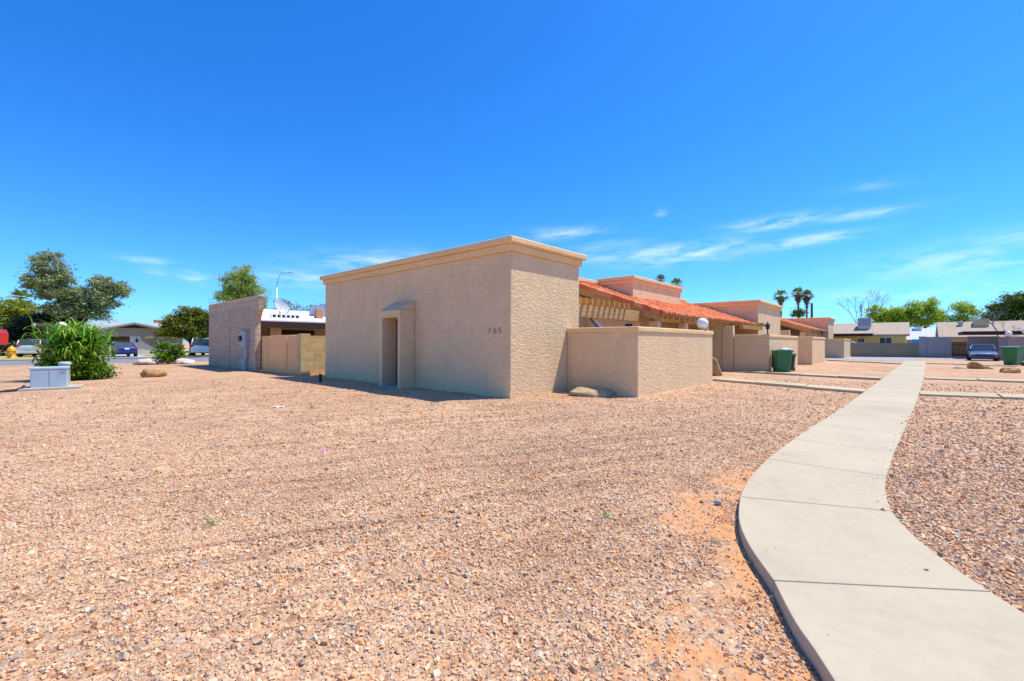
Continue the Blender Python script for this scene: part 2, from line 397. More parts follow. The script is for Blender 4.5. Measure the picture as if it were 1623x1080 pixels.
def brick_mat(name, col, mortar, bw, bh, ms, bumpd=0.02, squash=1.0):
    q = NT(name); p = q.pos(); s = q.n('ShaderNodeSeparateXYZ'); q.l(p, s.inputs[0])
    cv_ = q.n('ShaderNodeCombineXYZ'); q.l(q.math('ADD', s.outputs[0], s.outputs[1]), cv_.inputs[0]); q.l(s.outputs[2], cv_.inputs[1])
    b = q.n('ShaderNodeTexBrick'); q.l(cv_.outputs[0], b.inputs['Vector']); b.inputs['Scale'].default_value = 1
    b.inputs['Brick Width'].default_value = bw; b.inputs['Row Height'].default_value = bh; b.inputs['Mortar Size'].default_value = ms
    b.inputs['Color1'].default_value = (*[c * 0.88 for c in col], 1); b.inputs['Color2'].default_value = (*[min(1, c * 1.1) for c in col], 1); b.inputs['Mortar'].default_value = (*mortar, 1)
    n = q.noise(p, 5, 6, 0.65)
    c = q.mix(1.0, b.outputs['Color'], q.ramp(n, [(0.3, (0.84, 0.82, 0.8)), (0.7, (1.1, 1.1, 1.1))]), 'MULTIPLY')
    b1 = q.bump(q.noise(p, 60, 3), 0.3, 0.008); q.bump(q.math('SUBTRACT', 1.0, b.outputs['Fac']), 0.9, bumpd, b1)
    return q.fin(c, 0.9, 0, 0.2)
BRICK = brick_mat('slump_brick', (0.62, 0.48, 0.335), (0.29, 0.215, 0.15), 0.42, 0.105, 0.010)
BLOCK = brick_mat('concrete_block', (0.66, 0.46, 0.21), (0.70, 0.55, 0.33), 0.41, 0.205, 0.012, 0.008)

def flat(name, col, rough=0.5, metal=0.0, spec=0.5, amt=0.06): return vary(name, col, amt, 4.0, rough, 0, 60, metal, spec)
SHINGLE = vary('tan_shingles', (0.43, 0.335, 0.245), 0.14, 3, 0.95, 0.7, 40, bdist=0.02)
SHINGLE_GREY = vary('grey_shingles', (0.33, 0.36, 0.385), 0.10, 2, 0.95, 0.5, 30)
ROOF_WHITE = flat('white_roof_coating', (0.78, 0.78, 0.78), 0.8)
ROOF_PALE = flat('pale_roof', (0.47, 0.49, 0.49), 0.8)
WHITE = flat('white_paint', (0.78, 0.78, 0.77), 0.5)
CREAM = flat('cream_paint', (0.66, 0.60, 0.48), 0.6)
GREYM = flat('grey_metal', (0.34, 0.37, 0.41), 0.5, 0.0, 0.5, 0.12)
GALV = flat('galvanised_metal', (0.44, 0.45, 0.46), 0.42, 0.7, 0.5, 0.15)
BOXPAINT = flat('utility_blue_grey', (0.40, 0.50, 0.56), 0.5, 0.0, 0.4, 0.10)
BLACK = flat('black_metal', (0.025, 0.025, 0.028), 0.5)
DARK = flat('dark_void', (0.03, 0.027, 0.03), 0.8)
DIGIT = flat('bronze_digit', (0.47, 0.35, 0.25), 0.5, 0.3)
ALU = flat('aluminium', (0.55, 0.58, 0.64), 0.4, 0.6)
LADDER_BLUE = flat('blue_fibreglass', (0.10, 0.15, 0.30), 0.5)
RED = flat('red_sign', (0.72, 0.035, 0.02), 0.5)
RED2 = flat('bright_red_sign', (0.85, 0.06, 0.07), 0.5)
YELLOW = flat('hydrant_yellow', (0.78, 0.36, 0.03), 0.5)
GREENBIN = flat('green_plastic', (0.012, 0.15, 0.05), 0.45, 0, 0.5, 0.15)
DKGREEN = flat('dark_green_plastic', (0.008, 0.035, 0.028), 0.5)
BROWN_SIGN = flat('brown_sign', (0.20, 0.09, 0.06), 0.5)
TURQ = flat('turquoise_paint', (0.08, 0.42, 0.55), 0.6)
PALEBLUE = flat('pale_blue_paint', (0.45, 0.66, 0.75), 0.6)
PINKP = flat('pink_paper', (0.85, 0.25, 0.5), 0.7)
TERRA = flat('terracotta', (0.50, 0.22, 0.11), 0.8)
REDBRICK = flat('red_brown_wall', (0.42, 0.21, 0.13), 0.9)
GARAGE = flat('garage_door_taupe', (0.26, 0.19, 0.14), 0.6)
RUBBER = flat('tyre_rubber', (0.02, 0.02, 0.021), 0.85)
RIM = flat('alloy_rim', (0.5, 0.5, 0.52), 0.35, 0.8)
BAGW = flat('white_bag', (0.72, 0.78, 0.74), 0.5)
CARDB = flat('cardboard', (0.45, 0.30, 0.20), 0.8)
def paint(name, col, coat=0.7):
    q = NT(name); q.b.inputs['Coat Weight'].default_value = coat; q.b.inputs['Coat Roughness'].default_value = 0.05
    return q.fin(col, 0.35, 0.25)
P_BLUE = paint('blue_car_paint', (0.012, 0.022, 0.16)); P_WHITE = paint('white_car_paint', (0.70, 0.70, 0.69)); P_SILVERBLUE = paint('slate_blue_car_paint', (0.055, 0.075, 0.16))
def glass(name, col=(0.015, 0.018, 0.02)):
    q = NT(name); return q.fin(col, 0.12, 0, 0.35)
GLASS = glass('dark_glass'); WINGLASS = glass('window_glass', (0.035, 0.04, 0.05)); MIDGLASS = glass('tinted_car_glass', (0.06, 0.075, 0.085))
def lens(name, col): q = NT(name); return q.fin(col, 0.15, 0, 0.6)
TAILRED = lens('tail_lens', (0.45, 0.02, 0.02)); HEADL = lens('head_lens', (0.6, 0.62, 0.65))
def globe_mat():
    q = NT('opal_globe'); q.b.inputs['Subsurface Weight'].default_value = 0.25; q.b.inputs['Subsurface Radius'].default_value = (0.08, 0.08, 0.07)
    return q.fin((0.86, 0.85, 0.80), 0.22, 0, 0.5)
GLOBE = globe_mat()

def leaf_mat(name, stops, trans=0.3):
    q = NT(name); c = q.ramp(q.island(), stops)
    big = q.noise(q.pos(), 0.8, 3, 0.6)
    c = q.mix(0.7, c, q.ramp(big, [(0.35, (0.75, 0.78, 0.7)), (0.65, (1.2, 1.18, 1.1))]), 'MULTIPLY')
    q.fin(c, 0.55, 0, 0.35)
    t = q.n('ShaderNodeBsdfTranslucent'); q.l(c, t.inputs[0])
    mx = q.n('ShaderNodeMixShader'); mx.inputs[0].default_value = trans
    q.l(q.b.outputs[0], mx.inputs[1]); q.l(t.outputs[0], mx.inputs[2]); q.l(mx.outputs[0], q.out.inputs[0]); return q.m
L_EUC = leaf_mat('eucalyptus_leaf', [(0, (0.12, 0.165, 0.07)), (0.5, (0.27, 0.34, 0.14)), (0.85, (0.45, 0.48, 0.22)), (1, (0.34, 0.24, 0.10))])
L_YEL = leaf_mat('yellow_green_leaf', [(0, (0.15, 0.19, 0.008)), (0.5, (0.30, 0.35, 0.012)), (1, (0.45, 0.43, 0.03))], 0.4)
L_MES = leaf_mat('mesquite_leaf', [(0, (0.17, 0.28, 0.012)), (0.5, (0.38, 0.52, 0.02)), (1, (0.55, 0.65, 0.05))], 0.5)
L_DARK = leaf_mat('dark_leaf', [(0, (0.04, 0.075, 0.01)), (0.5, (0.10, 0.18, 0.015)), (1, (0.22, 0.33, 0.03))])
L_SHADE = leaf_mat('shaded_leaf', [(0, (0.014, 0.02, 0.01)), (0.5, (0.03, 0.042, 0.02)), (1, (0.06, 0.07, 0.03))], 0.15)  # leaf colours darkened to carry the shade under the tall trees
L_CYP = leaf_mat('citrus_leaf', [(0, (0.06, 0.09, 0.006)), (0.5, (0.16, 0.19, 0.008)), (1, (0.34, 0.33, 0.02))])
L_WIL = leaf_mat('willow_leaf', [(0, (0.15, 0.23, 0.025)), (0.5, (0.32, 0.43, 0.05)), (1, (0.52, 0.56, 0.14))], 0.4)
L_OLE = leaf_mat('oleander_leaf', [(0, (0.08, 0.11, 0.06)), (0.6, (0.17, 0.22, 0.10)), (1, (0.40, 0.30, 0.25))], 0.35)
L_SHRUB = leaf_mat('shrub_leaf', [(0, (0.045, 0.11, 0.004)), (0.5, (0.13, 0.27, 0.008)), (1, (0.30, 0.45, 0.02))])
L_BLADE = leaf_mat('strap_leaf', [(0, (0.04, 0.15, 0.008)), (0.4, (0.13, 0.36, 0.015)), (0.8, (0.30, 0.56, 0.04)), (1, (0.52, 0.56, 0.14))])
L_PALM = leaf_mat('palm_frond', [(0, (0.07, 0.12, 0.02)), (0.6, (0.18, 0.28, 0.05)), (1, (0.38, 0.44, 0.11))], 0.25)
L_DEAD = leaf_mat('dead_frond', [(0, (0.12, 0.07, 0.05)), (0.6, (0.22, 0.14, 0.10)), (1, (0.30, 0.20, 0.14))], 0.1)
L_WEED = leaf_mat('weed_leaf', [(0, (0.07, 0.15, 0.02)), (1, (0.22, 0.36, 0.06))])
L_DRY = leaf_mat('dry_twig_leaf', [(0, (0.30, 0.25, 0.20)), (1, (0.5, 0.42, 0.34))], 0.2)
BARK = vary('bark', (0.13, 0.09, 0.065), 0.25, 6, 0.95, 0.6, 25, bdist=0.03)
BARK_PALE = vary('pale_bark', (0.32, 0.27, 0.23), 0.2, 6, 0.95, 0.5, 25, bdist=0.03)

# ------------------------------------------------------------------ terrain
PATH_L = [(1.9, -2.0), (1.15, -0.35), (0.5, 0.85), (-0.24, 2.28), (-0.44, 2.63), (-0.61, 3.0), (-0.85, 3.42), (-1.03, 3.86), (-1.17, 4.42), (-1.26, 5.13), (-1.31, 6.1), (-1.29, 7.6), (-1.24, 9.2), (-1.14, 11.6), (-1.03, 16.3), (-0.90, 22.4), (-0.66, 34.0), (-0.37, 48.2)]
PATH_R = [(2.85, -1.3), (2.05, 0.4), (1.42, 1.6), (0.60, 3.22), (0.46, 3.48), (0.33, 3.70), (0.17, 4.0), (0.00, 4.42), (-0.13, 4.91), (-0.19, 5.55), (-0.20, 6.16), (-0.17, 7.6), (-0.11, 9.2), (-0.02, 11.6), (0.14, 16.3), (0.31, 22.4), (0.55, 34.0), (0.83, 48.2)]
PLa, PRa = np.array(PATH_L), np.array(PATH_R)
def smooth(t): t = np.clip(t, 0, 1); return t * t * (3 - 2 * t)
def path_x(y):
    l = np.interp(y, PLa[:, 1], PLa[:, 0]); r = np.interp(y, PRa[:, 1], PRa[:, 0]); return l, r
def fnoise(x, y):
    return (np.sin(1.7 * x + 0.6 * y + 1.3) * np.sin(0.9 * y - 0.7 * x) + 0.5 * np.sin(3.1 * x - 1.9 * y + 0.4) * np.sin(2.3 * y + 1.1 * x + 2.0)
            + 0.3 * np.sin(6.3 * x + 4.1 * y) * np.sin(5.2 * y - 3.3 * x + 1.0))
def ground_z(x, y):
    l, r = path_x(y)
    z = 0.066 * smooth((x - (l + r) / 2) / 0.4) * smooth((60 - y) / 10) * smooth((12 - x) / 6)
    fade = smooth((17.5 - y) / 2.5) * smooth((x + 19) / 3) * smooth((9 - x) / 2)
    # raked and driven furrows running away to the upper right
    u = x * 0.917 - y * 0.399 + 0.10 * np.sin(0.7 * y + 0.5 * x) + 0.06 * np.sin(1.9 * y)
    env = smooth((fnoise(x * 0.45 + 3, y * 0.22) + 0.05) * 1.4)
    fur = (np.sin(u * 17.0) + 0.6 * np.sin(u * 29.0 + 1.0)) * env * smooth((-1.6 - x) / 1.0)
    wallclear = smooth((8.3 - y) / 1.2) * smooth((-x - 1.3) / 0.5)
    z = z + fade * (0.010 * fnoise(x, y) * smooth(np.abs(x - (l + r) / 2) / 0.4 - 1.4) + 0.019 * fur * wallclear)
    return z

def build_ground():
    xs = np.concatenate([[-1500, -700, -300, -150, -90, -70, -55, -45, -38, -33, -29, -25, -22, -20, -18.5, -17, -16, -15], np.arange(-14, -9, 0.12), np.arange(-9, 3.2, 0.055), np.arange(3.2, 9.2, 0.15), [10, 12, 15, 20, 30, 50, 100, 250, 700, 1500]])
    ys = np.concatenate([[-1500, -500, -150, -50, -20, -9, -5, -3, -2], np.arange(-1.5, 9.0, 0.07), np.arange(9.0, 18.0, 0.14), np.arange(18.2, 64, 1.2), [70, 80, 100, 150, 300, 700, 1500]])
    gx, gy = np.meshgrid(xs, ys); z = ground_z(gx, gy)
    V = np.stack([gx, gy, z], -1).reshape(-1, 3); nx, ny = len(xs), len(ys)
    i = np.arange(ny - 1)[:, None] * nx + np.arange(nx - 1)[None]; i = i.ravel()
    o = npmesh('ground', V, np.stack([i, i + 1, i + nx + 1, i + nx], 1), GROUND, None, True); tag(o, kind='structure')
build_ground()

def sheet(name, poly, z, mat, th=0.004):
    m = MB(); m.prism(poly, 'z', z - 0.03, z); o = m.build(name, mat); tag(o, kind='structure'); return o

def build_path():
    cuts = [(0, 1), (1, 2), (2, 5), (5, 8), (8, 10), (10, 11), (11, 12)]
    P = []
    for a, b in cuts: P.append(([PATH_L[i] for i in range(a, b + 1)], [PATH_R[i] for i in range(a, b + 1)]))
    # the straight run beyond, in slabs of about 1.55 m
    ys = [9.2 + k * 1.56 for k in range(26)]
    for a, b in zip(ys[:-1], ys[1:]):
        la, ra = path_x(a); lb, rb = path_x(b); P.append(([(la, a), (lb, b)], [(ra, a), (rb, b)]))
    m = MB(); top = 0.092
    for L, R_ in P:
        L = [Vector((*p, 0)) for p in L]; R_ = [Vector((*p, 0)) for p in R_]
        d0 = ((L[1] - L[0]) + (R_[1] - R_[0])).normalized() * 0.0045; d1 = ((L[-1] - L[-2]) + (R_[-1] - R_[-2])).normalized() * 0.0045
        L[0] = L[0] + d0; R_[0] = R_[0] + d0; L[-1] = L[-1] - d1; R_[-1] = R_[-1] - d1
        def dense(A):
            out = []
            for p, q in zip(A[:-1], A[1:]):
                k = max(1, int((q - p).length / 0.12)) if len(A) > 2 else 1
                out += [p.lerp(q, t / k) for t in range(k)]
            return out + [A[-1]]
        if len(L) > 2:
            # smooth the bend with Catmull-Rom between the measured edge points
            def cr(A):
                out = []
                for i in range(len(A) - 1):
                    p0 = A[max(i - 1, 0)]; p1 = A[i]; p2 = A[i + 1]; p3 = A[min(i + 2, len(A) - 1)]
                    for t in (0, .25, .5, .75):
                        out.append(0.5 * ((2 * p1) + (p2 - p0) * t + (2 * p0 - 5 * p1 + 4 * p2 - p3) * t * t + (3 * p1 - p0 - 3 * p2 + p3) * t ** 3))
                return out + [A[-1]]
            L, R_ = cr(L), cr(R_)
        n = len(L); vs = []
        for z in (-0.05, top):
            vs += [(p.x, p.y, z) for p in L] + [(p.x, p.y, z) for p in R_]
        o = 2 * n; fs = []
        for i in range(n - 1):
            fs.append((o + i, o + n + i, o + n + i + 1, o + i + 1)); fs.append((i, o + i, o + i + 1, i + 1)); fs.append((n + i, n + i + 1, o + n + i + 1, o + n + i))
        fs += [(0, n, o + n, o), (n - 1, o + n - 1, o + 2 * n - 1, 2 * n - 1)]
        m.add(vs, fs)
    o = m.build('path', CONC, bevel=0.007, seg=2); tag(o, kind='structure')
build_path()

def walk(a, b, w, z):
    """concrete entry walk: its near edge runs from a to b, w deep, in slabs"""
    a = Vector((*a, 0)); b = Vector((*b, 0)); L = (b - a).length; k = max(2, round(L / 1.5)); m = MB()
    for i in range(k):
        p = a.lerp(b, i / k + 0.003); q = a.lerp(b, (i + 1) / k - 0.003); up = Vector((0, w, 0)); zz = z + 0.008 * math.sin(i * 2.7 + a.y)
        m.prism([(p.x, p.y), (q.x, q.y), (q.x, q.y + w), (p.x, p.y + w)], 'z', -0.05, zz)
    o = m.build('walkway', CONC_KERB, bevel=0.012); tag(o, kind='structure'); return o
WALKS = [((-5.85, 18.3), (-1.03, 16.72), 1.0), ((-6.9, 24.5), (-0.90, 23.3), 1.1), ((-5.4, 46.2), (-0.50, 42.0), 1.2),
         ((0.15, 16.5), (6.5, 18.6), 1.1), ((0.37, 24.2), (8.0, 25.1), 1.1), ((0.76, 43.2), (4.8, 41.3), 1.2)]
for i, (a, b, w) in enumerate(WALKS): walk(a, b, w, 0.085 if i < 3 else 0.125)

# side street on the far left, the alley at the end of the path
sheet('road', [(-44.8, -40), (-40.6, 5.6), (-37.0, 60), (-46.6, 60), (-50.4, 6.5), (-54.4, -40)], 0.012, ASPHALT)
sheet('far_kerb', [(-54.4, -40), (-50.4, 6.5), (-46.6, 60), (-47.0, 60), (-50.8, 6.5), (-54.8, -40)], 0.13, DRIVE)
sheet('near_kerb', [(-44.8, -40), (-40.6, 5.6), (-37.0, 60), (-36.7, 60), (-40.3, 5.6), (-44.5, -40)], 0.03, CONC_GREY)
sheet('lawn', [(-54.85, -40), (-50.85, 6.5), (-47.1, 60), (-90, 60), (-90, -40)], 0.05, LAWN)
sheet('driveway', [(-50.95, 5.1), (-50.6, 9.0), (-63.9, 8.6), (-63.9, 5.2)], 0.07, DRIVE)
sheet('pavement', [(-60.5, -40), (-58.5, 4.6), (-60.0, 4.6), (-62.0, -40)], 0.064, CONC_GREY)
sheet('lane', [(-30, 49.9), (20, 49.0), (60, 49), (60, 120), (-3, 120), (-4.8, 66), (-30, 66)], 0.012, LANE)

# ------------------------------------------------------------------ gravel stones near the camera
def in_poly_path(x, y):
    l, r = path_x(y); return (x > l - 0.005) & (x < r + 0.0)
def build_gravel():
    def field(n, rmin, rmax, fall):
        a = RNG.uniform(-1.12, 1.12, n); u = RNG.random(n)
        if fall: r = 1 / np.sqrt(1 / rmin ** 2 + u * (1 / rmax ** 2 - 1 / rmin ** 2)) if fall == 2 else 1 / (1 / rmin + u * (1 / rmax - 1 / rmin))
        else: r = np.sqrt(rmin ** 2 + u * (rmax ** 2 - rmin ** 2))
        ang = YAW - 0.0 + a * -1
        return -np.sin(ang) * r, np.cos(ang) * r, r
    sets = [field(128000, 1.3, 5.4, 0), field(150000, 5.4, 22.0, 3)]
    x = np.concatenate([s[0] for s in sets]); y = np.concatenate([s[1] for s in sets]); r = np.concatenate([s[2] for s in sets])
    keep = ~in_poly_path(x, y) & ~((y > 8.7) & (x < -7.9) & (x > -18.9)) & ~((y > 11.3) & (x < -5.5)) & ~((np.hypot(x + 20.2, y - 0.6) < 1.3))
    for a, b, w in WALKS:
        t = (x - a[0]) / (b[0] - a[0]); yy = a[1] + t * (b[1] - a[1]); keep &= ~((y > yy - 0.03) & (y < yy + w + 0.06) & (t > -0.02) & (t < 1.02))
    # thinner where the soil shows beside the path
    l, _r = path_x(y)
    nearp = smooth((x - (l - 1.15)) / 0.75) * (x < l) * smooth((7 - y) / 2)
    thin = nearp * smooth((fnoise(x * 3.3 + 0.7, y * 3.1) + 0.70) * 1.2)
    keep &= RNG.random(len(x)) > thin * 0.86
    x, y, r = x[keep], y[keep], r[keep]
    # a few stones kicked onto the edges of the walk
    ky = RNG.uniform(2.4, 12, 90); kl, kr = path_x(ky); kt = np.abs(RNG.normal(0, 0.09, 90)); kx = np.where(RNG.random(90) < 0.35, kl + kt, kr - kt)
    onp = np.concatenate([np.zeros(len(x), bool), np.ones(90, bool)]); x = np.concatenate([x, kx]); y = np.concatenate([y, ky]); r = np.concatenate([r, np.hypot(kx, ky)]); n = len(x)
    right = x > path_x(y)[0]
    s = np.exp(RNG.normal(math.log(0.0061), 0.42, n)); s = np.clip(s, 0.004, 0.021) * np.where(right, 1.3, 1.0)
    s = s * np.where(r > 5.4, (r / 5.4) ** 0.45, 1.0)
    s = np.where(onp, s * 0.6, s)
    base = np.array([(-1, -1, -1), (1, -1, -1), (1, 1, -1), (-1, 1, -1), (-1, -1, 1), (1, -1, 1), (1, 1, 1), (-1, 1, 1)], float) * 0.72
    V = base[None] * (1 + RNG.uniform(-0.42, 0.30, (n, 8, 3)))
    V *= (s[:, None] * RNG.uniform(0.65, 1.35, (n, 3)))[:, None, :]; V[:, :, 2] *= 0.8
    q = RNG.normal(size=(n, 4)); q /= np.linalg.norm(q, axis=1, keepdims=True); w, a, b, c = q.T
    R = np.stack([1 - 2 * (b * b + c * c), 2 * (a * b - c * w), 2 * (a * c + b * w), 2 * (a * b + c * w), 1 - 2 * (a * a + c * c), 2 * (b * c - a * w), 2 * (a * c - b * w), 2 * (b * c + a * w), 1 - 2 * (a * a + b * b)], -1).reshape(n, 3, 3)
    V = np.einsum('nij,nkj->nki', R, V)
    V += np.stack([x, y, np.where(onp, 0.092 + s * 0.3, ground_z(x, y) + s * 0.25)], -1)[:, None]
    F6 = np.array([(3, 2, 1, 0), (4, 5, 6, 7), (0, 1, 5, 4), (1, 2, 6, 5), (2, 3, 7, 6), (3, 0, 4, 7)])
    Fc = (np.arange(n)[:, None, None] * 8 + F6[None]).reshape(-1, 4)
    o = npmesh('gravel', V.reshape(-1, 3), Fc, PEBBLE); tag(o, 'loose pink and tan gravel stones spread over the yard', 'gravel', kind='stuff')
build_gravel()

# ------------------------------------------------------------------ foliage helpers
def leaves(name, C, mat, parent, length, width, up=0.3, droop=0.0, spread=1.0):
    n = len(C); d = RNG.normal(size=(n, 3)); d[:, 2] = d[:, 2] * 0.7 + droop; d /= np.linalg.norm(d, axis=1, keepdims=True)
    nn = RNG.normal(size=(n, 3)); nn[:, 2] = np.abs(nn[:, 2]) + up; s = np.cross(d, nn); s /= np.linalg.norm(s, axis=1, keepdims=True) + 1e-9
    Lh = (length * RNG.uniform(0.6, 1.3, n) / 2)[:, None]; Wh = (width * RNG.uniform(0.6, 1.3, n) / 2)[:, None]
    V = np.stack([C - d * Lh, C + s * Wh, C + d * Lh, C - s * Wh], 1).reshape(-1, 3)
    return npmesh(name, V, np.arange(4 * n).reshape(n, 4), mat, parent)

def clumps(ell, per_clump, dens, cr, hollow=0.35):
    """leaf centres gathered into clumps through ellipsoids (cx,cy,cz,rx,ry,rz); returns leaf centres and clump centres"""
    out, cc = [], []
    for cx, cy, cz, rx, ry, rz in ell:
        k = max(4, int(dens * (rx * ry + rx * rz + ry * rz)))
        d = RNG.normal(size=(k, 3)); d /= np.linalg.norm(d, axis=1, keepdims=True)
        rr = (hollow + (1 - hollow) * RNG.random(k) ** 0.6)[:, None] * RNG.uniform(0.85, 1.12, (k, 1))
        P = np.array([cx, cy, cz]) + d * rr * np.array([rx, ry, rz]); cc.append(P)
        L = P[:, None] + RNG.normal(size=(k, per_clump, 3)) * np.array([cr, cr, cr * 0.62]) * RNG.uniform(0.6, 1.25, (k, 1, 1))
        out.append(L.reshape(-1, 3))
    return np.concatenate(out), np.concatenate(cc)

def limbs(m, base, top, r0, ell, cc, nper=7):
    """tapered trunk from base to top with limbs reaching into each part of the crown"""
    b = Vector(base); t = Vector(top)
    pts = [b.lerp(t, k / 5) + Vector((random.uniform(-1, 1), random.uniform(-1, 1), 0)) * 0.06 * (t - b).length * (0 < k < 5) for k in range(6)]
    m.tube(pts, [r0 * (1.25 if k == 0 else 1 - 0.1 * k) for k in range(6)], 8)
    i0 = 0
    for e in ell:
        c = Vector(e[:3]); st = pts[random.choice((3, 4, 5))]
        mid = st.lerp(c, 0.5) + Vector((random.uniform(-.3, .3), random.uniform(-.3, .3), random.uniform(-.4, .1))) * max(e[3:]) * 0.5
        m.tube([st, mid, c], [r0 * 0.5, r0 * 0.36, r0 * 0.22], 6)
        own = [Vector(p) for p in cc if abs(p[0] - c.x) <= e[3] * 1.15 and abs(p[1] - c.y) <= e[4] * 1.15 and abs(p[2] - c.z) <= e[5] * 1.15]
        random.shuffle(own)
        for p in own[:nper]:
            s = mid.lerp(c, random.random()); m.tube([s, s.lerp(p, 0.55) + Vector((0, 0, -0.06 * (p - s).length)), p], [r0 * 0.17, r0 * 0.11, r0 * 0.04], 5)

def tree(name, label, cat, base, top, r0, ell, lm, per=60, dens=5.0, cr=0.45, ll=0.26, lw=0.11, bark=None, group=None, droop=0.0, nper=7, hollow=0.35, crown='crown'):
    t = thing(name, label, cat, base, group)
    L, cc = clumps(ell, per, dens, cr, hollow)
    m = MB(); limbs(m, base, top, r0, ell, cc, nper); m.build('trunk', bark or BARK, t, True)
    leaves(crown, L, lm, t, ll, lw, droop=droop)
    return t

def rock(name, label, loc, size, mat, seed, group=None, rough=0.28, flatb=True, rot=0.0):
    rg = np.random.default_rng(seed); m = 18; n = 28; V = []
    ph = rg.uniform(0, 6.28, (7, 3)); fr = rg.uniform(0.8, 3.2, (7, 3)); planes = rg.normal(size=(9, 3)); planes /= np.linalg.norm(planes, axis=1, keepdims=True); off = rg.uniform(0.62, 0.95, 9)
    for i in range(m + 1):
        for k in range(n):
            th, a = PI * i / m, 2 * PI * k / n
            d = np.array([math.sin(th) * math.cos(a), math.sin(th) * math.sin(a), math.cos(th)])
            r = 1 + rough * 0.35 * sum(math.sin(fr[j] @ d * 2 + ph[j, 0]) for j in range(7)) / 2.2
            dots = planes @ d; 
            for dd, o_ in zip(dots, off):
                if dd > 0.05: r = min(r, o_ / dd * 1.02)
            V.append(d * r)
    V = np.array(V) * np.array(size); c, s = math.cos(rot), math.sin(rot); V[:, :2] = V[:, :2] @ np.array([[c, s], [-s, c]])
    F_ = [(i * n + k, i * n + (k + 1) % n, (i + 1) * n + (k + 1) % n, (i + 1) * n + k) for i in range(m) for k in range(n)]
    o = npmesh(name, V, np.array(F_)[:, ::-1], mat, None, True); o.location = (loc[0], loc[1], loc[2] if len(loc) > 2 else 0.0)
    return tag(o, label, 'rock', group)

# ------------------------------------------------------------------ the row of stucco townhouses
def block(parent, x0, x1, y0, y1, ztop, cor=True, name='wall', oh=0.18):
    """stucco box with a two-step cornice round its top"""
    h = 0.37 if cor else 0
    MB().box(x0, x1, y0, y1, -0.1, ztop - h + 0.003).build(name, STUCCO, parent, bevel=0.025)
    if cor:
        m = MB(); zb = ztop - h
        m.box(x0 - oh * .45, x1 + oh * .45, y0 - oh * .45, y1 + oh * .45, zb, zb + 0.20)
        m.box(x0 - oh, x1 + oh, y0 - oh, y1 + oh, zb + 0.197, ztop)
        m.build('cornice', STUCCO_CAP, parent, bevel=0.035, seg=3)

def tile_roof(parent, x_low, z_low, x_high, z_high, y0, y1, name='tile_roof'):
    per = 0.26; ns = 8; ny = int((y1 - y0) / per); L = math.hypot(x_low - x_high, z_high - z_low); nc = int(L / 0.36)
    ys = []; hs_ = []
    for k in range(ny * ns + 1):
        t = (k % ns) / ns; y = y0 + (y1 - y0) * k / (ny * ns)
        ys.append(y); hs_.append(0.055 * math.sin(PI * min(t / 0.62, 1.0)) if t < 0.62 else -0.012 * math.sin(PI * (t - 0.62) / 0.38))
    ys = np.array(ys); hs_ = np.array(hs_); V = []; n = len(ys); rows = 0
    nrm = np.array([(z_high - z_low), 0, (x_low - x_high)]) / L
    for c in range(nc):
        for e, (t, lift) in enumerate(((c / nc, 0.035), ((c + 1) / nc, 0.0))):
            x = x_low + (x_high - x_low) * t; z = z_low + (z_high - z_low) * t
            j = 0.006 * np.sin(np.floor(np.arange(n) / ns) * 12.9 + c * 7.3)
            h = (hs_ + lift + j) if True else hs_
            V.append(np.stack([x + nrm[0] * h, ys, z + nrm[2] * h], -1)); rows += 1
    V = np.concatenate(V); F_ = []
    i = np.arange(n - 1)
    for r in range(rows - 1):
        F_.append(np.stack([r * n + i, r * n + i + 1, (r + 1) * n + i + 1, (r + 1) * n + i], 1))
    # end face below the lowest row
    b = len(V); V = np.concatenate([V, np.stack([np.full(n, x_low), ys, np.full(n, z_low - 0.03)], -1)])
    F_.append(np.stack([b + i, b + i + 1, i + 1, i], 1))
    o = npmesh(name, V, np.concatenate(F_), TILE, parent, False)
    return o

def roof_frame(parent, x_low, z_low, x_high, z_high, y0, y1, near_rake=True):
    sl = (z_high - z_low) / (x_low - x_high)
    # board deck under the tiles
    d = MB(); d.prism([(x_low - 0.02, z_low - 0.05), (x_high, z_high - 0.05), (x_high, z_high - 0.09), (x_low - 0.02, z_low - 0.09)], 'y', y0 + 0.02, y1 - 0.01); d.build('roof_deck', WOOD, parent)
    t = MB(); y = y0 + 0.5
    while y < y1 - 0.2:
        a = Vector((x_low - 0.04, y, z_low - 0.165)); b = Vector((x_high, y, z_high - 0.165))
        t.obox((a + b) / 2, b - a, (0, 1, 0), (b - a).cross(Vector((0, 1, 0))), (b - a).length / 2, 0.045, 0.07); y += 0.61
    t.build('rafter', WOODX, parent)
    MB().box(x_low - 0.75, x_low - 0.55, y0 + 0.35, y1 - 0.02, z_low - 0.28, z_low - 0.03 + 0.0).build('eave_beam', WOOD, parent, bevel=0.01)
    if near_rake:
        r = MB(); r.prism([(x_low - 0.02, z_low - 0.10), (x_high, z_high - 0.10), (x_high, z_high - 0.40), (x_low - 0.02, z_low - 0.36)], 'y', y0 - 0.05, y0 + 0.02)
        r.build('rake_board', WOOD, parent, bevel=0.008)
        k = MB(); N = 8
        for i in range(N):
            t0, t1 = i / N, (i + 1) / N + 0.012
            p = lambda t, dz: (x_low + (x_high - x_low) * t, z_low + (z_high - z_low) * t + dz)
            a, b = p(t0, 0.115), p(t1, 0.085); c_, d_ = p(t1, -0.115), p(t0, -0.125)
            k.prism([a, b, c_, d_], 'y', y0 - 0.10, y0 + 0.13)
        k.build('rake_tile', TILE, parent, bevel=0.04, seg=3)

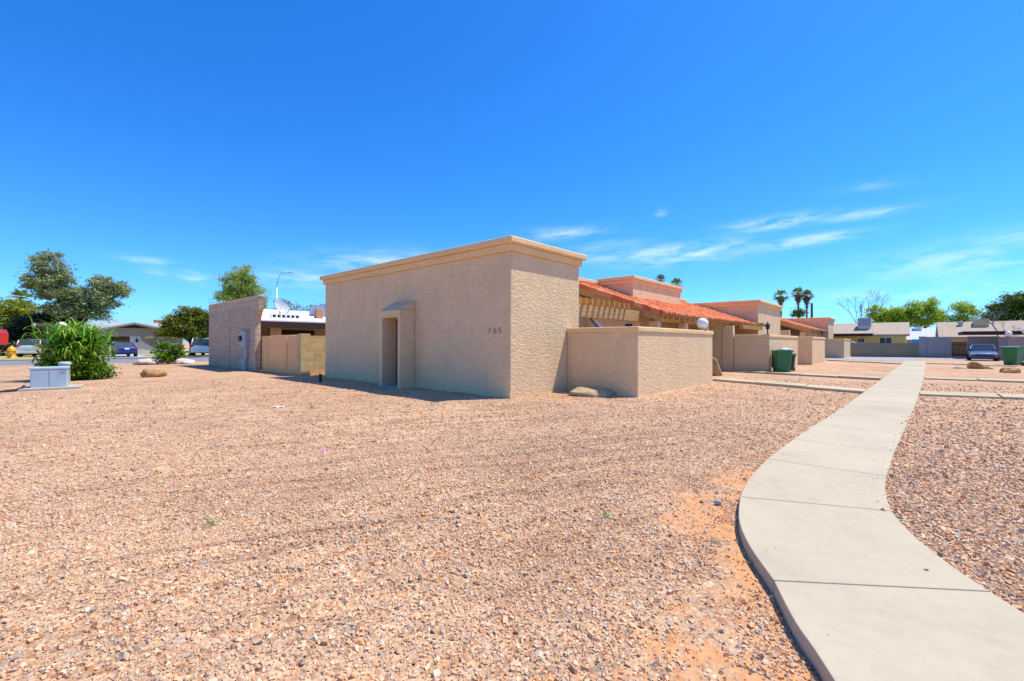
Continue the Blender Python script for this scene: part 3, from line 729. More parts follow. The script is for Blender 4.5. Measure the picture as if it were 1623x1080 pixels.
def window(parent, plane, a0, a1, z0, z1, at, name='window', glassm=None, fr=0.05, mull=1, depth=0.05, sgn=1, mat=None):
    """framed window on a wall plane; plane 'x' (wall faces +-x at x=at) or 'y'"""
    m = MB(); g = MB(); t0, t1 = (at, at + sgn * depth) if sgn > 0 else (at - depth, at)
    def bx(mb, u0, u1, w0, w1, d0, d1):
        if plane == 'x': mb.box(d0, d1, u0, u1, w0, w1)
        else: mb.box(u0, u1, d0, d1, w0, w1)
    bx(m, a0, a1, z1 - fr, z1, t0, t1); bx(m, a0, a1, z0, z0 + fr, t0, t1); bx(m, a0, a0 + fr, z0 + fr, z1 - fr, t0, t1); bx(m, a1 - fr, a1, z0 + fr, z1 - fr, t0, t1)
    for k in range(mull):
        c = a0 + (a1 - a0) * (k + 1) / (mull + 1); bx(m, c - fr * .4, c + fr * .4, z0 + fr, z1 - fr, t0, t1 - 0.005 * sgn if sgn > 0 else t1)
    f = m.build(name, mat or CREAM, parent)
    o1, o2 = (at + 0.008, at + 0.02) if sgn > 0 else (at - 0.02, at - 0.008)
    bx(g, a0 + fr * .6, a1 - fr * .6, z0 + fr * .6, z1 - fr * .6, o1, o2); g.build('pane', glassm or WINGLASS, f)
    return f

# ---- near townhouse
AX, AY = -7.96, 8.76
h1 = thing('townhouse', 'nearest tan stucco townhouse with hooded side doorway, pergola and red tile roof', 'house', (-12, 12, 0), 'row of stucco townhouses')
block(h1, -18.74, AX, AY, 12.05, 4.32)
def base_ledge():
    m = MB(); m.box(-18.73, -13.46, AY - 0.02, AY + 0.05, -0.1, 0.13); m.box(-12.25, AX + 0.012, AY - 0.02, AY + 0.05, -0.1, 0.15)
    m.build('foundation_ledge', STUCCO_CAP, h1, bevel=0.008)
base_ledge()
def niche():
    x0, x1, y0 = -13.47, -12.24, 8.16; ox0, ox1, oz = -13.29, -12.375, 2.31
    m = MB()
    m.prism([(x0, -0.1), (ox0, -0.1), (ox0, oz), (ox1, oz), (ox1, -0.1), (x1, -0.1), (x1, 2.56), (x0, 2.56)], 'y', y0, AY - 0.004)
    o = m.build('door_surround', STUCCO, h1, bevel=0.03, seg=3)
    MB().prism([(y0 - 0.012, 2.563), (AY - 0.003, 2.90), (AY - 0.003, 2.563)], 'x', x0 + 0.01, x1 - 0.0).build('hood', STUCCO, o, bevel=0.03, seg=3)
    d = MB().box(ox0 + 0.06, ox1 - 0.02, AY - 0.07, AY - 0.006, 0.02, oz - 0.04).build('door', BLACK, h1)
    f = MB(); f.box(ox1 - 0.135, ox1 - 0.09, AY - 0.10, AY - 0.073, 0.3, oz - 0.05); f.box(ox1 - 0.13, ox1 - 0.02, AY - 0.10, AY - 0.073, 1.12, 1.2); f.box(ox1 - 0.12, ox1 - 0.02, AY - 0.095, AY - 0.073, 0.02, 0.3)
    f.build('door_frame', CREAM, d)
    MB().box(ox0 - 0.02, ox1 + 0.02, y0 - 0.02, AY - 0.07, -0.02, 0.045).build('threshold', CONC_GREY, h1)
niche()
def numbers():
    for ch, x in (('7', -8.815), ('8', -8.60), ('5', -8.41)):
        cu = bpy.data.curves.new('digit', 'FONT'); cu.body = ch; cu.size = 0.235; cu.extrude = 0.012; cu.align_x = 'LEFT'
        tmp = bpy.data.objects.new('digit', cu); COL.objects.link(tmp)
        dg = bpy.context.evaluated_depsgraph_get(); me = bpy.data.meshes.new_from_object(tmp.evaluated_get(dg))
        COL.objects.unlink(tmp); bpy.data.objects.remove(tmp)
        o = bpy.data.objects.new('house_number', me); COL.objects.link(o); me.materials.clear(); me.materials.append(DIGIT)
        me.transform(Matrix.Translation((x, AY - 0.016, 1.735 + (0.01 if ch == '5' else 0))) @ Matrix.Rotation(PI / 2, 4, 'X'))
        parent_to(o, h1)
numbers()
# rear body, its parapet and the raised clerestory box
MB().box(-18.6, -11.9, 12.06, 26.2, -0.1, 4.30).build('rear_wall', STUCCO, h1, bevel=0.02)
def parapet(parent, x, y0, y1, z):
    m = MB(); m.box(x - 0.30, x + 0.05, y0, y1, z - 0.36, z - 0.17); m.box(x - 0.35, x + 0.11, y0, y1, z - 0.173, z); m.build('parapet', STUCCO_CAP, parent, bevel=0.03, seg=3)
parapet(h1, -11.95, 12.3, 19.78, 4.64)
def clere():
    block(h1, -11.86, -10.0, 19.8, 25.75, 4.75, True, 'clerestory_wall', 0.13)
clere()
tile_roof(h1, -7.28, 2.68, -11.9, 4.36, 17.0, 25.98)
roof_frame(h1, -7.28, 2.68, -11.9, 4.36, 17.0, 25.98)
# wall set back behind the courtyard, with a window; porch partition and pillars
MB().box(-11.88, -10.9, 12.08, 25.9, -0.1, 2.62).build('porch_wall', STUCCO, h1, bevel=0.02)
window(h1, 'x', 22.3, 23.4, 1.0, 2.42, -10.9, glassm=WINGLASS, mat=BLACK)
window(h1, 'x', 13.4, 15.2, 0.9, 2.3, -10.9, glassm=WINGLASS, mat=BLACK)
MB().box(-10.88, -8.3, 17.05, 17.35, -0.1, 2.9).build('porch_partition', STUCCO, h1, bevel=0.02)
window(h1, 'y', -9.0, -8.55, 1.6, 2.35, 17.05, mat=CREAM, sgn=-1, mull=0)
for y in (17.2, 20.2, 23.0): MB().box(-7.98, -7.62, y, y + 0.36, -0.1, 2.395).build('pillar', STUCCO, h1, bevel=0.025)
def pergola(parent):
    MB().box(-8.42, -8.20, 12.06, 17.15, 2.36, 2.78).build('pergola_beam', WOOD, parent, bevel=0.012)
    y = 12.25
    while y < 15.9:
        MB().box(-10.88, -8.05, y, y + 0.07, 2.783, 3.0).build('pergola_slat', WOODX, parent, bevel=0.006); y += 0.37
pergola(h1)

# ---- middle townhouse (mirror of the first, its tall front block beside the next courtyard)
h2 = thing('townhouse', 'middle tan stucco townhouse whose tall blank front block stands past the green bin', 'house', (-12, 30, 0), 'row of stucco townhouses')
block(h2, -18.6, -7.3, 31.62, 38.1, 4.27)
MB().box(-18.6, -11.9, 26.22, 31.6, -0.1, 4.30).build('rear_wall', STUCCO, h2, bevel=0.02)
parapet(h2, -11.95, 25.9, 31.5, 4.58)
tile_roof(h2, -7.28, 2.68, -11.9, 4.36, 26.0, 31.45)
roof_frame(h2, -7.28, 2.68, -11.9, 4.36, 26.0, 31.45, False)
MB().box(-11.88, -10.9, 25.92, 31.6, -0.1, 2.62).build('porch_wall', STUCCO, h2, bevel=0.02)
MB().box(-10.88, -7.55, 25.15, 25.4, -0.1, 2.66).build('porch_partition', STUCCO, h2, bevel=0.02)
MB().box(-7.53, -6.98, 25.1, 25.42, -0.1, 2.40).build('pillar', STUCCO, h2, bevel=0.025)
window(h2, 'x', 27.6, 29.6, 1.0, 2.3, -10.9, glassm=WINGLASS, mat=BLACK)
def pergola2():
    MB().box(-7.25, -7.05, 27.2, 31.58, 2.30, 2.52).build('pergola_beam', WOODX, h2, bevel=0.012)
    m = MB(); y = 27.4
    while y < 31.4: m.box(-7.55, -6.85, y, y + 0.07, 2.523, 2.64); y += 0.33
    m.build('pergola_slat', WOODX, h2)
    MB().box(-7.27, -6.95, 31.45, 31.6, 2.55, 2.75).build('rafter_end', WOOD_DARK, h2)
pergola2()
# ---- far townhouse
h3 = thing('townhouse', 'farthest tan stucco townhouse in the row, its red tile roof ending at a low block', 'house', (-11, 52, 0), 'row of stucco townhouses')
MB().box(-18.6, -11.2, 38.15, 61.1, -0.1, 4.2).build('rear_wall', STUCCO, h3, bevel=0.02)
parapet(h3, -11.25, 38.3, 61.0, 4.5)
block(h3, -16.0, -7.0, 61.2, 66.0, 4.44)
tile_roof(h3, -6.95, 2.82, -11.2, 4.30, 48.0, 61.1)
roof_frame(h3, -6.95, 2.82, -11.2, 4.30, 48.0, 61.1)
MB().box(-11.18, -10.4, 38.2, 61.1, -0.1, 2.62).build('porch_wall', STUCCO, h3, bevel=0.02)
for y in (48.3, 51.5, 54.7, 58.0): MB().box(-7.7, -7.3, y, y + 0.4, -0.1, 2.53).build('pillar', STUCCO, h3, bevel=0.025)
MB().box(-8.5, -7.75, 43.9, 44.3, -0.1, 2.6).build('pillar', STUCCO, h3, bevel=0.025)
window(h3, 'x', 41.5, 43.0, 1.0, 2.3, -10.4, glassm=WINGLASS, mat=BLACK)
window(h3, 'x', 50.5, 52.0, 1.0, 2.3, -10.4, glassm=WINGLASS, mat=BLACK)

# ---- courtyard walls
def courtyard(label, xb, xf, y0, y1, top=1.95):
    t = thing('courtyard_wall', label, 'wall', (xf, y0, 0), 'stucco courtyard walls in front of the townhouses')
    th = 0.2; m = MB()
    m.prism([(xb, y0), (xf, y0), (xf, y1), (xf - th, y1), (xf - th, y0 + th), (xb, y0 + th)], 'z', -0.1, top - 0.145)
    m.build('wall_face', STUCCO, t, bevel=0.02)
    c = MB(); o = 0.035
    c.prism([(xb, y0 - o), (xf + o, y0 - o), (xf + o, y1 + o), (xf - th - o, y1 + o), (xf - th - o, y0 + th + o), (xb, y0 + th + o)], 'z', top - 0.148, top)
    c.build('coping', STUCCO_CAP, t, bevel=0.03, seg=3)
    return t
courtyard('large stucco courtyard wall with round globe lamp, beside the nearest house', -7.955, -5.6, 11.38, 17.55)
courtyard('stucco courtyard wall behind the open green bin, carrying a black lantern', -6.95, -5.3, 25.12, 32.6, 1.93)
courtyard('narrow stucco courtyard wall just past the tall middle block', -7.27, -5.1, 36.6, 42.6, 1.95)
courtyard('farthest stucco courtyard wall, ending by the alley', -7.25, -5.0, 54.9, 61.0, 1.95)

def globe_lamp(label, loc, r, post=0.09, group='white globe lamps on courtyard walls'):
    t = thing('globe_lamp', label, 'lamp', loc, group); x, y, z = loc
    MB().lathe([(0.001, -0.02), (0.10, -0.02), (0.10, 0.02), (0.06, 0.035), (0.06, post), (0.085, post + 0.01), (0.085, post + 0.03), (0.001, post + 0.03)], (x, y, z), 18).build('lamp_base', STUCCO_CAP, t, True)
    MB().sphere((x, y, z + post + r), r, 28, 18).build('globe', GLOBE, t, True)
    return t
globe_lamp('white globe lamp on the end of the largest courtyard wall', (-5.7, 16.75, 1.95), 0.205, 0.06)
def lantern(label, loc, s=1.0):
    t = thing('wall_lantern', label, 'lantern', loc, 'black lanterns on courtyard walls'); x, y, z = loc
    MB().lathe([(0.001, 0), (0.09 * s, 0), (0.07 * s, 0.05 * s), (0.035 * s, 0.08 * s), (0.035 * s, 0.28 * s), (0.09 * s, 0.32 * s)], (x, y, z), 8).build('lamp_post', BLACK, t)
    MB().lathe([(0.085 * s, 0.32 * s), (0.125 * s, 0.52 * s)], (x, y, z), 6).build('lamp_glass', GLASS, t)
    MB().lathe([(0.17 * s, 0.515 * s), (0.16 * s, 0.54 * s), (0.06 * s, 0.68 * s), (0.02 * s, 0.70 * s), (0.02 * s, 0.78 * s), (0.001, 0.80 * s)], (x, y, z), 6).build('lamp_cap', BLACK, t)
lantern('black post lantern on the coping behind the green bin', (-5.40, 25.25, 1.93), 0.85)
lantern('small far black lantern on the narrow wall beyond the middle block', (-5.25, 42.2, 1.95), 0.8)

def ladder():
    t = thing('ladder', 'aluminium extension ladder leaning in the courtyard under the pergola', 'ladder', (-8.2, 14.4, 0))
    top = Vector((-9.6, 15.3, 2.75)); bot = Vector((-7.9, 15.55, 0.05)); d = (top - bot).normalized(); side = Vector((0.15, 1, 0)).normalized(); nrm = d.cross(side)
    # leaned sideways along the back wall so that its rails rise to the left
    bot = Vector((-7.35, 15.6, 0.05)); top = Vector((-9.05, 14.0, 2.76)); d = (top - bot).normalized(); side = Vector((0.7, -0.7, 0)).cross(d).normalized(); side = d.cross(Vector((0.70, 0.72, 0))).normalized()
    for sg in (-1, 1):
        MB().obox((bot + top) / 2 + side * 0.21 * sg, d, side, d.cross(side), (top - bot).length / 2, 0.02, 0.045).build('ladder_rail', ALU if sg < 0 else LADDER_BLUE, t)
    k = 0.2
    while k < (top - bot).length:
        c = bot + d * k; MB().tube([c - side * 0.19, c + side * 0.19], 0.017, 6).build('rung', ALU, t); k += 0.3
ladder()

# ------------------------------------------------------------------ rocks by the houses
rock('boulder', 'low speckled brown boulder at the foot of the nearest courtyard wall', (-6.75, 10.85, 0.0), (0.64, 0.45, 0.27), ROCK_GREY, 5, rot=0.75, rough=0.4)
rock('boulder', 'upright brown sandstone boulder by the porch, beside the wall end', (-6.72, 21.3, 0.25), (0.34, 0.30, 0.62), ROCK_TAN, 12, rot=0.4)
rock('boulder', 'pointed brown boulder in the gravel, middle of a group of three', (2.65, 36.3, 0.14), (0.36, 0.3, 0.34), ROCK_TAN, 21)
rock('boulder', 'flat pale stone at the left end of a group of three', (2.0, 36.0, 0.08), (0.26, 0.2, 0.13), ROCK_PALE, 22)
rock('boulder', 'small brown stone at the right end of a group of three', (3.2, 36.5, 0.1), (0.22, 0.18, 0.14), ROCK_TAN, 23)
rock('boulder', 'wide flat orange boulder lying in front of the far right green bin', (3.55, 32.5, 0.1), (0.44, 0.3, 0.24), ROCK_TAN, 24, rot=0.2)
rock('boulder', 'long tan boulder in the gravel past the leafy clump', (-23.9, 3.75, 0.1), (0.36, 0.5, 0.23), ROCK_TAN, 31)
rock('boulder', 'low pale stone on the street edge, left of the round shrub', (-37.0, 5.5, 0.08), (0.7, 0.72, 0.34), ROCK_PALE, 32)
rock('boulder', 'low pale stone on the street edge, between round shrub and brick wall', (-36.4, 7.5, 0.08), (0.6, 0.7, 0.34), ROCK_PALE, 33)

# ------------------------------------------------------------------ bins
def bin_(label, loc, rz, body, lid_open=False, s=1.0, lidm=None):
    t = thing('wheelie_bin', label, 'bin', (0, 0, 0), 'green wheelie bins')
    w0, w1, d0, d1, h = 0.26, 0.33, 0.30, 0.40, 1.02
    V = []
    for z, k in ((0.06, 0.0), (0.10, 0.02), (0.60, 0.55), (0.92, 0.93), (h, 1.0)):
        w = w0 + (w1 - w0) * k; d = d0 + (d1 - d0) * k; c = 0.06
        V.append([(-w + c, -d, z), (w - c, -d, z), (w, -d + c, z), (w, d - c, z), (w - c, d, z), (-w + c, d, z), (-w, d - c, z), (-w, -d + c, z)])
    m = MB(); n = 8; vs = [p for r in V for p in r]; fs = [tuple(range(8))[::-1]]
    for i in range(4):
        for k in range(8): fs.append((i * 8 + k, i * 8 + (k + 1) % 8, (i + 1) * 8 + (k + 1) % 8, (i + 1) * 8 + k))
    fs.append(tuple(range(32, 40))); m.add(vs, fs)
    m.build('bin_body', body, t)
    r = MB(); r.box(-w1 - 0.03, w1 + 0.03, -d1 - 0.03, d1 + 0.03, h - 0.06, h + 0.002)
    r.build('rim', body, t, bevel=0.015)
    for sx in (-1, 1): MB().lathe([(0.02, -0.03), (0.12, -0.03), (0.13, 0), (0.12, 0.03), (0.02, 0.03)], (sx * 0.27, 0.33, 0.13), 16, 'x').build('wheel', RUBBER, t, True)
    MB().tube([(-0.27, d1 + 0.09, h - 0.02), (0.27, d1 + 0.09, h - 0.02)], 0.018, 8).build('handle', body, t)
    b = MB(); b.box(-0.15, 0.10, -d1 + 0.035, -d1 + 0.05, 0.70, 0.735); b.box(-0.15, 0.10, -d1 + 0.058, -d1 + 0.075, 0.48, 0.50); b.box(-0.15, 0.10, -d1 + 0.068, -d1 + 0.085, 0.40, 0.41)
    if lid_open:
        MB().obox((0, d1 + 0.13, 0.62), (1, 0, 0), (0, 0.12, 1), (0, 1, -0.12), 0.34, 0.40, 0.02).build('lid', lidm or body, t, bevel=0.012)
    else:
        V2 = MB(); V2.prism([(-d1 - 0.05, h + 0.004), (d1 + 0.08, h + 0.004), (d1 + 0.06, h + 0.10), (-d1 + 0.1, h + 0.08), (-d1 - 0.03, h + 0.035)], 'x', -w1 - 0.04, w1 + 0.04); V2.build('lid', lidm or body, t, bevel=0.015)
    t.scale = (s, s, s); t.location = loc; t.rotation_euler = (0, 0, rz); return t
bin_('green wheelie bin standing open with white bags on top', (-4.75, 25.25, 0.0), 0.35, GREENBIN, True, 1.12)
def bags():
    o = rock('rubbish_bag', 'white rubbish bag bulging from the open green bin', (-4.62, 25.33, 1.17), (0.22, 0.26, 0.11), BAGW, 41); o['category'] = 'bag'
    o = rock('cardboard_piece', 'brown cardboard scrap sticking out of the open green bin', (-4.86, 25.18, 1.16), (0.18, 0.22, 0.09), CARDB, 42); o['category'] = 'cardboard'
bags()
bin_('dark wheelie bin tucked behind the open green bin', (-4.85, 27.4, 0.0), 0.1, DKGREEN, False, 0.85)
bin_('closed green wheelie bin on the gravel before the pink wall', (4.85, 43.0, 0.05), -0.5, GREENBIN, False, 1.16)

# ------------------------------------------------------------------ cars
def car(name, label, L, W, Hh, body, kind='sedan', glassm=None):
    """built facing +x at the origin"""
    t = thing(name, label, 'car', (0, 0, 0))
    hl = L / 2; wr = 0.32 if kind == 'sedan' else 0.35; belt = 0.86 if kind == 'sedan' else 1.0
    if kind == 'sedan':
        st = [(-hl, .52, .78, .80), (-hl + .06, .36, .92, .88), (-hl + .35, .30, .98, .96), (-hl * .48, .22, .95, 1.0), (0, .2, belt, 1.0), (hl * .42, .22, .90, 1.0), (hl - .5, .26, .78, .96), (hl - .10, .34, .66, .86), (hl, .46, .58, .76)]
        rf = [(-hl + .62, .96, .80), (-hl * .36, Hh - .05, .68), (-.1, Hh, .68), (hl * .12, Hh - .05, .67), (hl * .46, .90, .80)]
    else:
        st = [(-hl, .5, .95, .86), (-hl + .05, .36, 1.05, .94), (-hl + .3, .3, 1.06, .98), (-hl * .4, .24, 1.04, 1.0), (0, .22, belt, 1.0), (hl * .45, .24, .98, 1.0), (hl - .5, .28, .90, .97), (hl - .08, .36, .74, .88), (hl, .5, .62, .78)]
        rf = [(-hl + .10, 1.05, .88), (-hl + .34, Hh - .06, .78), (-.4, Hh, .78), (hl * .14, Hh - .07, .74), (hl * .55, .96, .82)]
    hw = W / 2; vs = []; n = 12
    for x, zb, zt, k in st:
        w = hw * k; zm = zb + (zt - zb) * .45
        ring = [(x, -w * .86, zb), (x, -w * .97, zb + .08), (x, -w, zm), (x, -w * .97, zt - .10), (x, -w * .90, zt - .015), (x, -w * .5, zt + .02), (x, w * .5, zt + .02), (x, w * .90, zt - .015), (x, w * .97, zt - .10), (x, w, zm), (x, w * .97, zb + .08), (x, w * .86, zb)]
        vs += ring
    fs = [tuple(range(n)), tuple((len(st) - 1) * n + k for k in range(n))[::-1]]
    for i in range(len(st) - 1):
        for k in range(n): fs.append((i * n + k, (i + 1) * n + k, (i + 1) * n + (k + 1) % n, i * n + (k + 1) % n))
    o = MB().add(vs, fs).build('body', body, t, True); s = o.modifiers.new('sub', 'SUBSURF'); s.levels = 1; s.render_levels = 2
    gl = MB(); gv = []; top = []
    for x, z, k in rf:
        gv += [(x, -hw * k, z), (x, -hw * k * .8, z + .0), (x, hw * k * .8, z), (x, hw * k, z)]
    # glasshouse: side panes drop to the beltline, screens between
    A, B, C_, D, E_ = rf
    zb = belt + .02
    def P(x, y, z): return (x, y, z)
    for sgn in (-1, 1):
        gl.add([P(A[0], sgn * hw * .86, A[1]), P(B[0], sgn * hw * B[2], B[1] - .03), P(C_[0], sgn * hw * C_[2], C_[1] - .03), P(D[0], sgn * hw * D[2], D[1] - .03), P(E_[0], sgn * hw * .88, E_[1])], [(0, 1, 2, 3, 4) if sgn < 0 else (4, 3, 2, 1, 0)])
    gl.build('side_window', glassm or MIDGLASS, t)
    MB().add([P(D[0], -hw * D[2] * .96, D[1] - .01), P(D[0], hw * D[2] * .96, D[1] - .01), P(E_[0], hw * .86, E_[1]), P(E_[0], -hw * .86, E_[1])], [(0, 3, 2, 1)]).build('windscreen', GLASS, t)
    MB().add([P(B[0], -hw * B[2] * .96, B[1] - .01), P(B[0], hw * B[2] * .96, B[1] - .01), P(A[0], hw * .84, A[1]), P(A[0], -hw * .84, A[1])], [(0, 1, 2, 3)]).build('rear_window', glassm or MIDGLASS, t)
    r = MB(); rv = []
    for x, z, k in (B, C_, D): rv += [(x, -hw * k, z - .03), (x, -hw * k * .82, z + .012), (x, 0, z + .03), (x, hw * k * .82, z + .012), (x, hw * k, z - .03)]
    r.add(rv, [(i * 5 + k, (i + 1) * 5 + k, (i + 1) * 5 + k + 1, i * 5 + k + 1) for i in range(2) for k in range(4)]); r.build('roof', body, t, True)
    for sgn in (-1, 1):
        for a_, b_, w_ in (((A[0], sgn * hw * .86, A[1] - .02), (B[0], sgn * hw * B[2], B[1] - .02), .05), ((E_[0], sgn * hw * .88, E_[1] - .02), (D[0], sgn * hw * D[2], D[1] - .02), .045),
                           ((C_[0] - .05, sgn * hw * .95, zb - .03), (C_[0] - .05, sgn * hw * C_[2], C_[1] - .02), .04)):
            MB().tube([a_, b_], w_, 6).build('roof_pillar', body, t, True)
    for sx in (-1, 1):
        for sy in (-1, 1):
            c = (sx * hl * .60, sy * (hw - .10), wr)
            w = MB().lathe([(wr * .62, -.11), (wr * .93, -.11), (wr, -.07), (wr, .07), (wr * .93, .11), (wr * .62, .11)], c, 22, 'y').build('wheel', RUBBER, t, True)
            MB().lathe([(.001, sy * .09), (wr * .2, sy * .10), (wr * .58, sy * .085), (wr * .64, sy * .105)], c, 22, 'y').build('rim', RIM, w, True)
    a = MB(); 
    for sy in (-1, 1):
        MB().obox((-hl + .10, sy * hw * .70, .80 if kind == 'sedan' else .98), (1, 0, 0), (0, 1, 0), (0, 0, 1), .08, hw * .17, .075 if kind == 'sedan' else .16).build('tail_light', TAILRED, t, bevel=0.02)
        MB().obox((hl - .13, sy * hw * .66, .62 if kind == 'sedan' else .74), (1, -sy * .25, 0), (0, 1, 0), (0, 0, 1), .09, hw * .19, .065).build('headlight', HEADL, t, bevel=0.02)
        MB().obox((hl * .40, sy * (hw + .07), .95 if kind == 'sedan' else 1.08), (1, 0, 0), (0, 1, 0), (0, 0, 1), .05, .09, .06).build('wing_mirror', body, t, bevel=0.02)
    MB().obox((-hl - .012, 0, .78 if kind == 'sedan' else .86), (1, 0, 0), (0, 1, 0), (0, 0, 1), .012, .16, .075).build('number_plate', WHITE, t)
    MB().obox((hl - .0, 0, .47), (1, 0, 0), (0, 1, 0), (0, 0, 1), .03, hw * .45, .06).build('grille', BLACK, t)
    MB().obox((hl - .04, 0, .36), (1, 0, 0), (0, 1, 0), (0, 0, 1), .06, hw * .80, .05).build('front_bumper', body, t, bevel=0.03)
    MB().obox((-hl + .04, 0, .44), (1, 0, 0), (0, 1, 0), (0, 0, 1), .07, hw * .82, .09).build('rear_bumper', body, t, bevel=0.03)
    return t
c1 = car('parked_car', 'dark blue sedan parked tail out before the left house carport', 4.6, 1.78, 1.40, P_BLUE, 'sedan'); c1.location = (-55.6, 6.35, 0.05); c1.rotation_euler = (0, 0, PI + 0.06)
c2 = car('parked_car', 'white wagon parked under the big trees, half behind the leafy clump', 4.4, 1.80, 1.62, P_WHITE, 'suv'); c2.location = (-61.5, 1.15, 0.05); c2.rotation_euler = (0, 0, PI - 0.35)
c3 = car('parked_car', 'white minivan half hidden by the brick wall edge', 4.9, 1.95, 1.78, P_WHITE, 'suv'); c3.location = (-55.0, 13.2, 0.05); c3.rotation_euler = (0, 0, PI - 0.5)
c4 = car('parked_car', 'slate blue sedan facing out under the dark carport', 4.7, 1.82, 1.42, P_SILVERBLUE, 'sedan'); c4.location = (4.55, 55.9, 0.02); c4.rotation_euler = (0, 0, -PI / 2 - 0.05)

# ------------------------------------------------------------------ left: brick house
hb = thing('brick_house', 'low tan brick house with white roof and brick end wall, left of the nearest townhouse', 'house', (-29, 10, 0))
def brick_house():
    x0 = -33.2
    m = MB(); m.prism([(x0, -0.1), (-24.85, -0.1), (-24.85, 2.55), (-24.62, 2.95), (-24.38, 3.18), (-24.30, 3.74), (x0, 3.78)], 'y', 8.0, 8.25); m.build('end_wall', BRICK, hb)
    MB().box(x0 - 0.02, -24.28, 7.97, 8.28, 3.782, 3.84).build('wall_coping', STUCCO_CAP, hb)
    MB().box(x0 - 0.004, -24.32, 7.985, 8.0 - 0.001, 3.36, 3.78).build('soldier_course', brick_mat('soldier_brick', (0.62, 0.48, 0.335), (0.48, 0.365, 0.255), 0.10, 0.40, 0.008), hb)
    MB().box(-28.95, -28.925, 7.993, 8.0, -0.1, 3.37).build('control_joint', DARK, hb)
    MB().box(-33.0, -27.6, 8.26, 22.0, -0.1, 2.70).build('wall', BRICK, hb)
    MB().box(-26.0, -25.5, 8.95, 9.5, -0.1, 2.50).build('pier', BRICK, hb)
    MB().box(-26.0, -25.5, 15.0, 15.5, -0.1, 2.50).build('pier', BRICK, hb)
    window(hb, 'x', 9.6, 12.2, 0.9, 2.2, -27.6, glassm=GLASS, mat=BLACK)
    MB().box(-27.59, -27.55, 13.0, 14.0, -0.1, 2.1).build('door', WOOD_DARK, hb)
    MB().prism([(-24.95, 2.66), (-33.0, 3.74), (-33.0, 3.62), (-24.95, 2.58)], 'y', 8.27, 22.5).build('roof', ROOF_WHITE, hb)
    MB().box(-24.99, -24.93, 8.30, 22.5, 2.24, 2.575).build('fascia', WOOD_DARK, hb)
    MB().box(-27.59, -25.0, 8.27, 22.4, 2.51, 2.55).build('soffit', WOOD_DARK, hb)
brick_house()
def meter():
    t = thing('electric_meter', 'grey electric meter boxes on the brick end wall', 'meter box', (-26.2, 7.9, 0))
    MB().box(-26.65, -25.75, 7.80, 7.998, 1.22, 2.05).build('cabinet', GREYM, t, bevel=0.01)
    MB().lathe([(0.001, -0.12), (0.14, -0.10), (0.15, 0.0)], (-26.42, 7.80, 1.68), 18, 'y').build('meter_dial', GLASS, t)
    MB().box(-25.98, -25.82, 7.86, 7.998, 0.6, 1.21).build('conduit_box', GALV, t)
    MB().tube([(-26.2, 7.92, 1.22), (-26.2, 7.92, -0.05)], 0.06, 10).build('conduit', GREYM, t)
    MB().box(-26.5, -25.95, 7.84, 7.998, -0.05, 0.62).build('lower_cabinet', GREYM, t, bevel=0.01)
    MB().box(-26.85, -26.68, 7.86, 7.998, 1.35, 1.9).build('side_panel', GREYM, t)
meter()
def dish():
    t = thing('satellite_dish', 'white satellite dish on the white roof of the brick house', 'dish', (-27.0, 10.1, 2.95)); c = Vector((-27.0, 10.1, 3.52))
    ax = Vector((0.80, 0.35, 0.50)).normalized(); a = ax.cross(Vector((0, 0, 1))).normalized(); b = ax.cross(a)
    vs = []; fs = []; n = 26; rings = 5
    for s_, off in ((0, 0.0), (1, -0.02)):
        for i in range(rings + 1):
            r = 0.47 * i / rings
            for k in range(n):
                q = 2 * PI * k / n; vs.append(c + a * r * 1.05 * math.cos(q) + b * r * math.sin(q) + ax * (0.20 * (i / rings) ** 2 - 0.2 + off))
    for s_ in (0, 1):
        o = s_ * (rings + 1) * n
        for i in range(rings):
            for k in range(n): fs.append((o + i * n + k, o + i * n + (k + 1) % n, o + (i + 1) * n + (k + 1) % n, o + (i + 1) * n + k))
    MB().add(vs, fs).build('reflector', ROOF_PALE, t, True)
    MB().tube([c - ax * 0.2, c + Vector((0, 0, -0.5)) - ax * 0.22], 0.04, 8).build('mast', GALV, t)
    MB().tube([c - b * -0.55, c + ax * 0.7 + b * 0.30], 0.022, 6).build('feed_arm', GALV, t)
    MB().obox(c + ax * 0.72 + b * 0.26, ax, a, b, 0.09, 0.05, 0.05).build('feed_horn', GREYM, t)
dish()
def vents():
    t = thing('vent_block', 'pierced block vent row on the roof edge below the dish', 'vent', (-26.2, 9.3, 2.8)); y0, y1 = 9.2, 10.75
    m = MB(); x0, x1, z0, z1 = -26.3, -26.1, 2.80, 3.06
    m.box(x0, x1, y0, y1, z1 - 0.05, z1); m.box(x0, x1, y0, y1, z0, z0 + 0.05)
    N = 6
    for k in range(N + 1):
        y = y0 + (y1 - y0 - 0.07) * k / N; m.box(x0 + 0.003, x1 - 0.003, y, y + 0.07, z0 + 0.05, z1 - 0.05)
    m.build('vent_frame', WHITE, t); MB().box(x0 - 0.06, x0 - 0.005, y0 + 0.02, y1 - 0.02, z0 + 0.02, z1 - 0.02).build('vent_dark_backing', DARK, t)  # dark backing stands in for the shade inside the openings
vents()
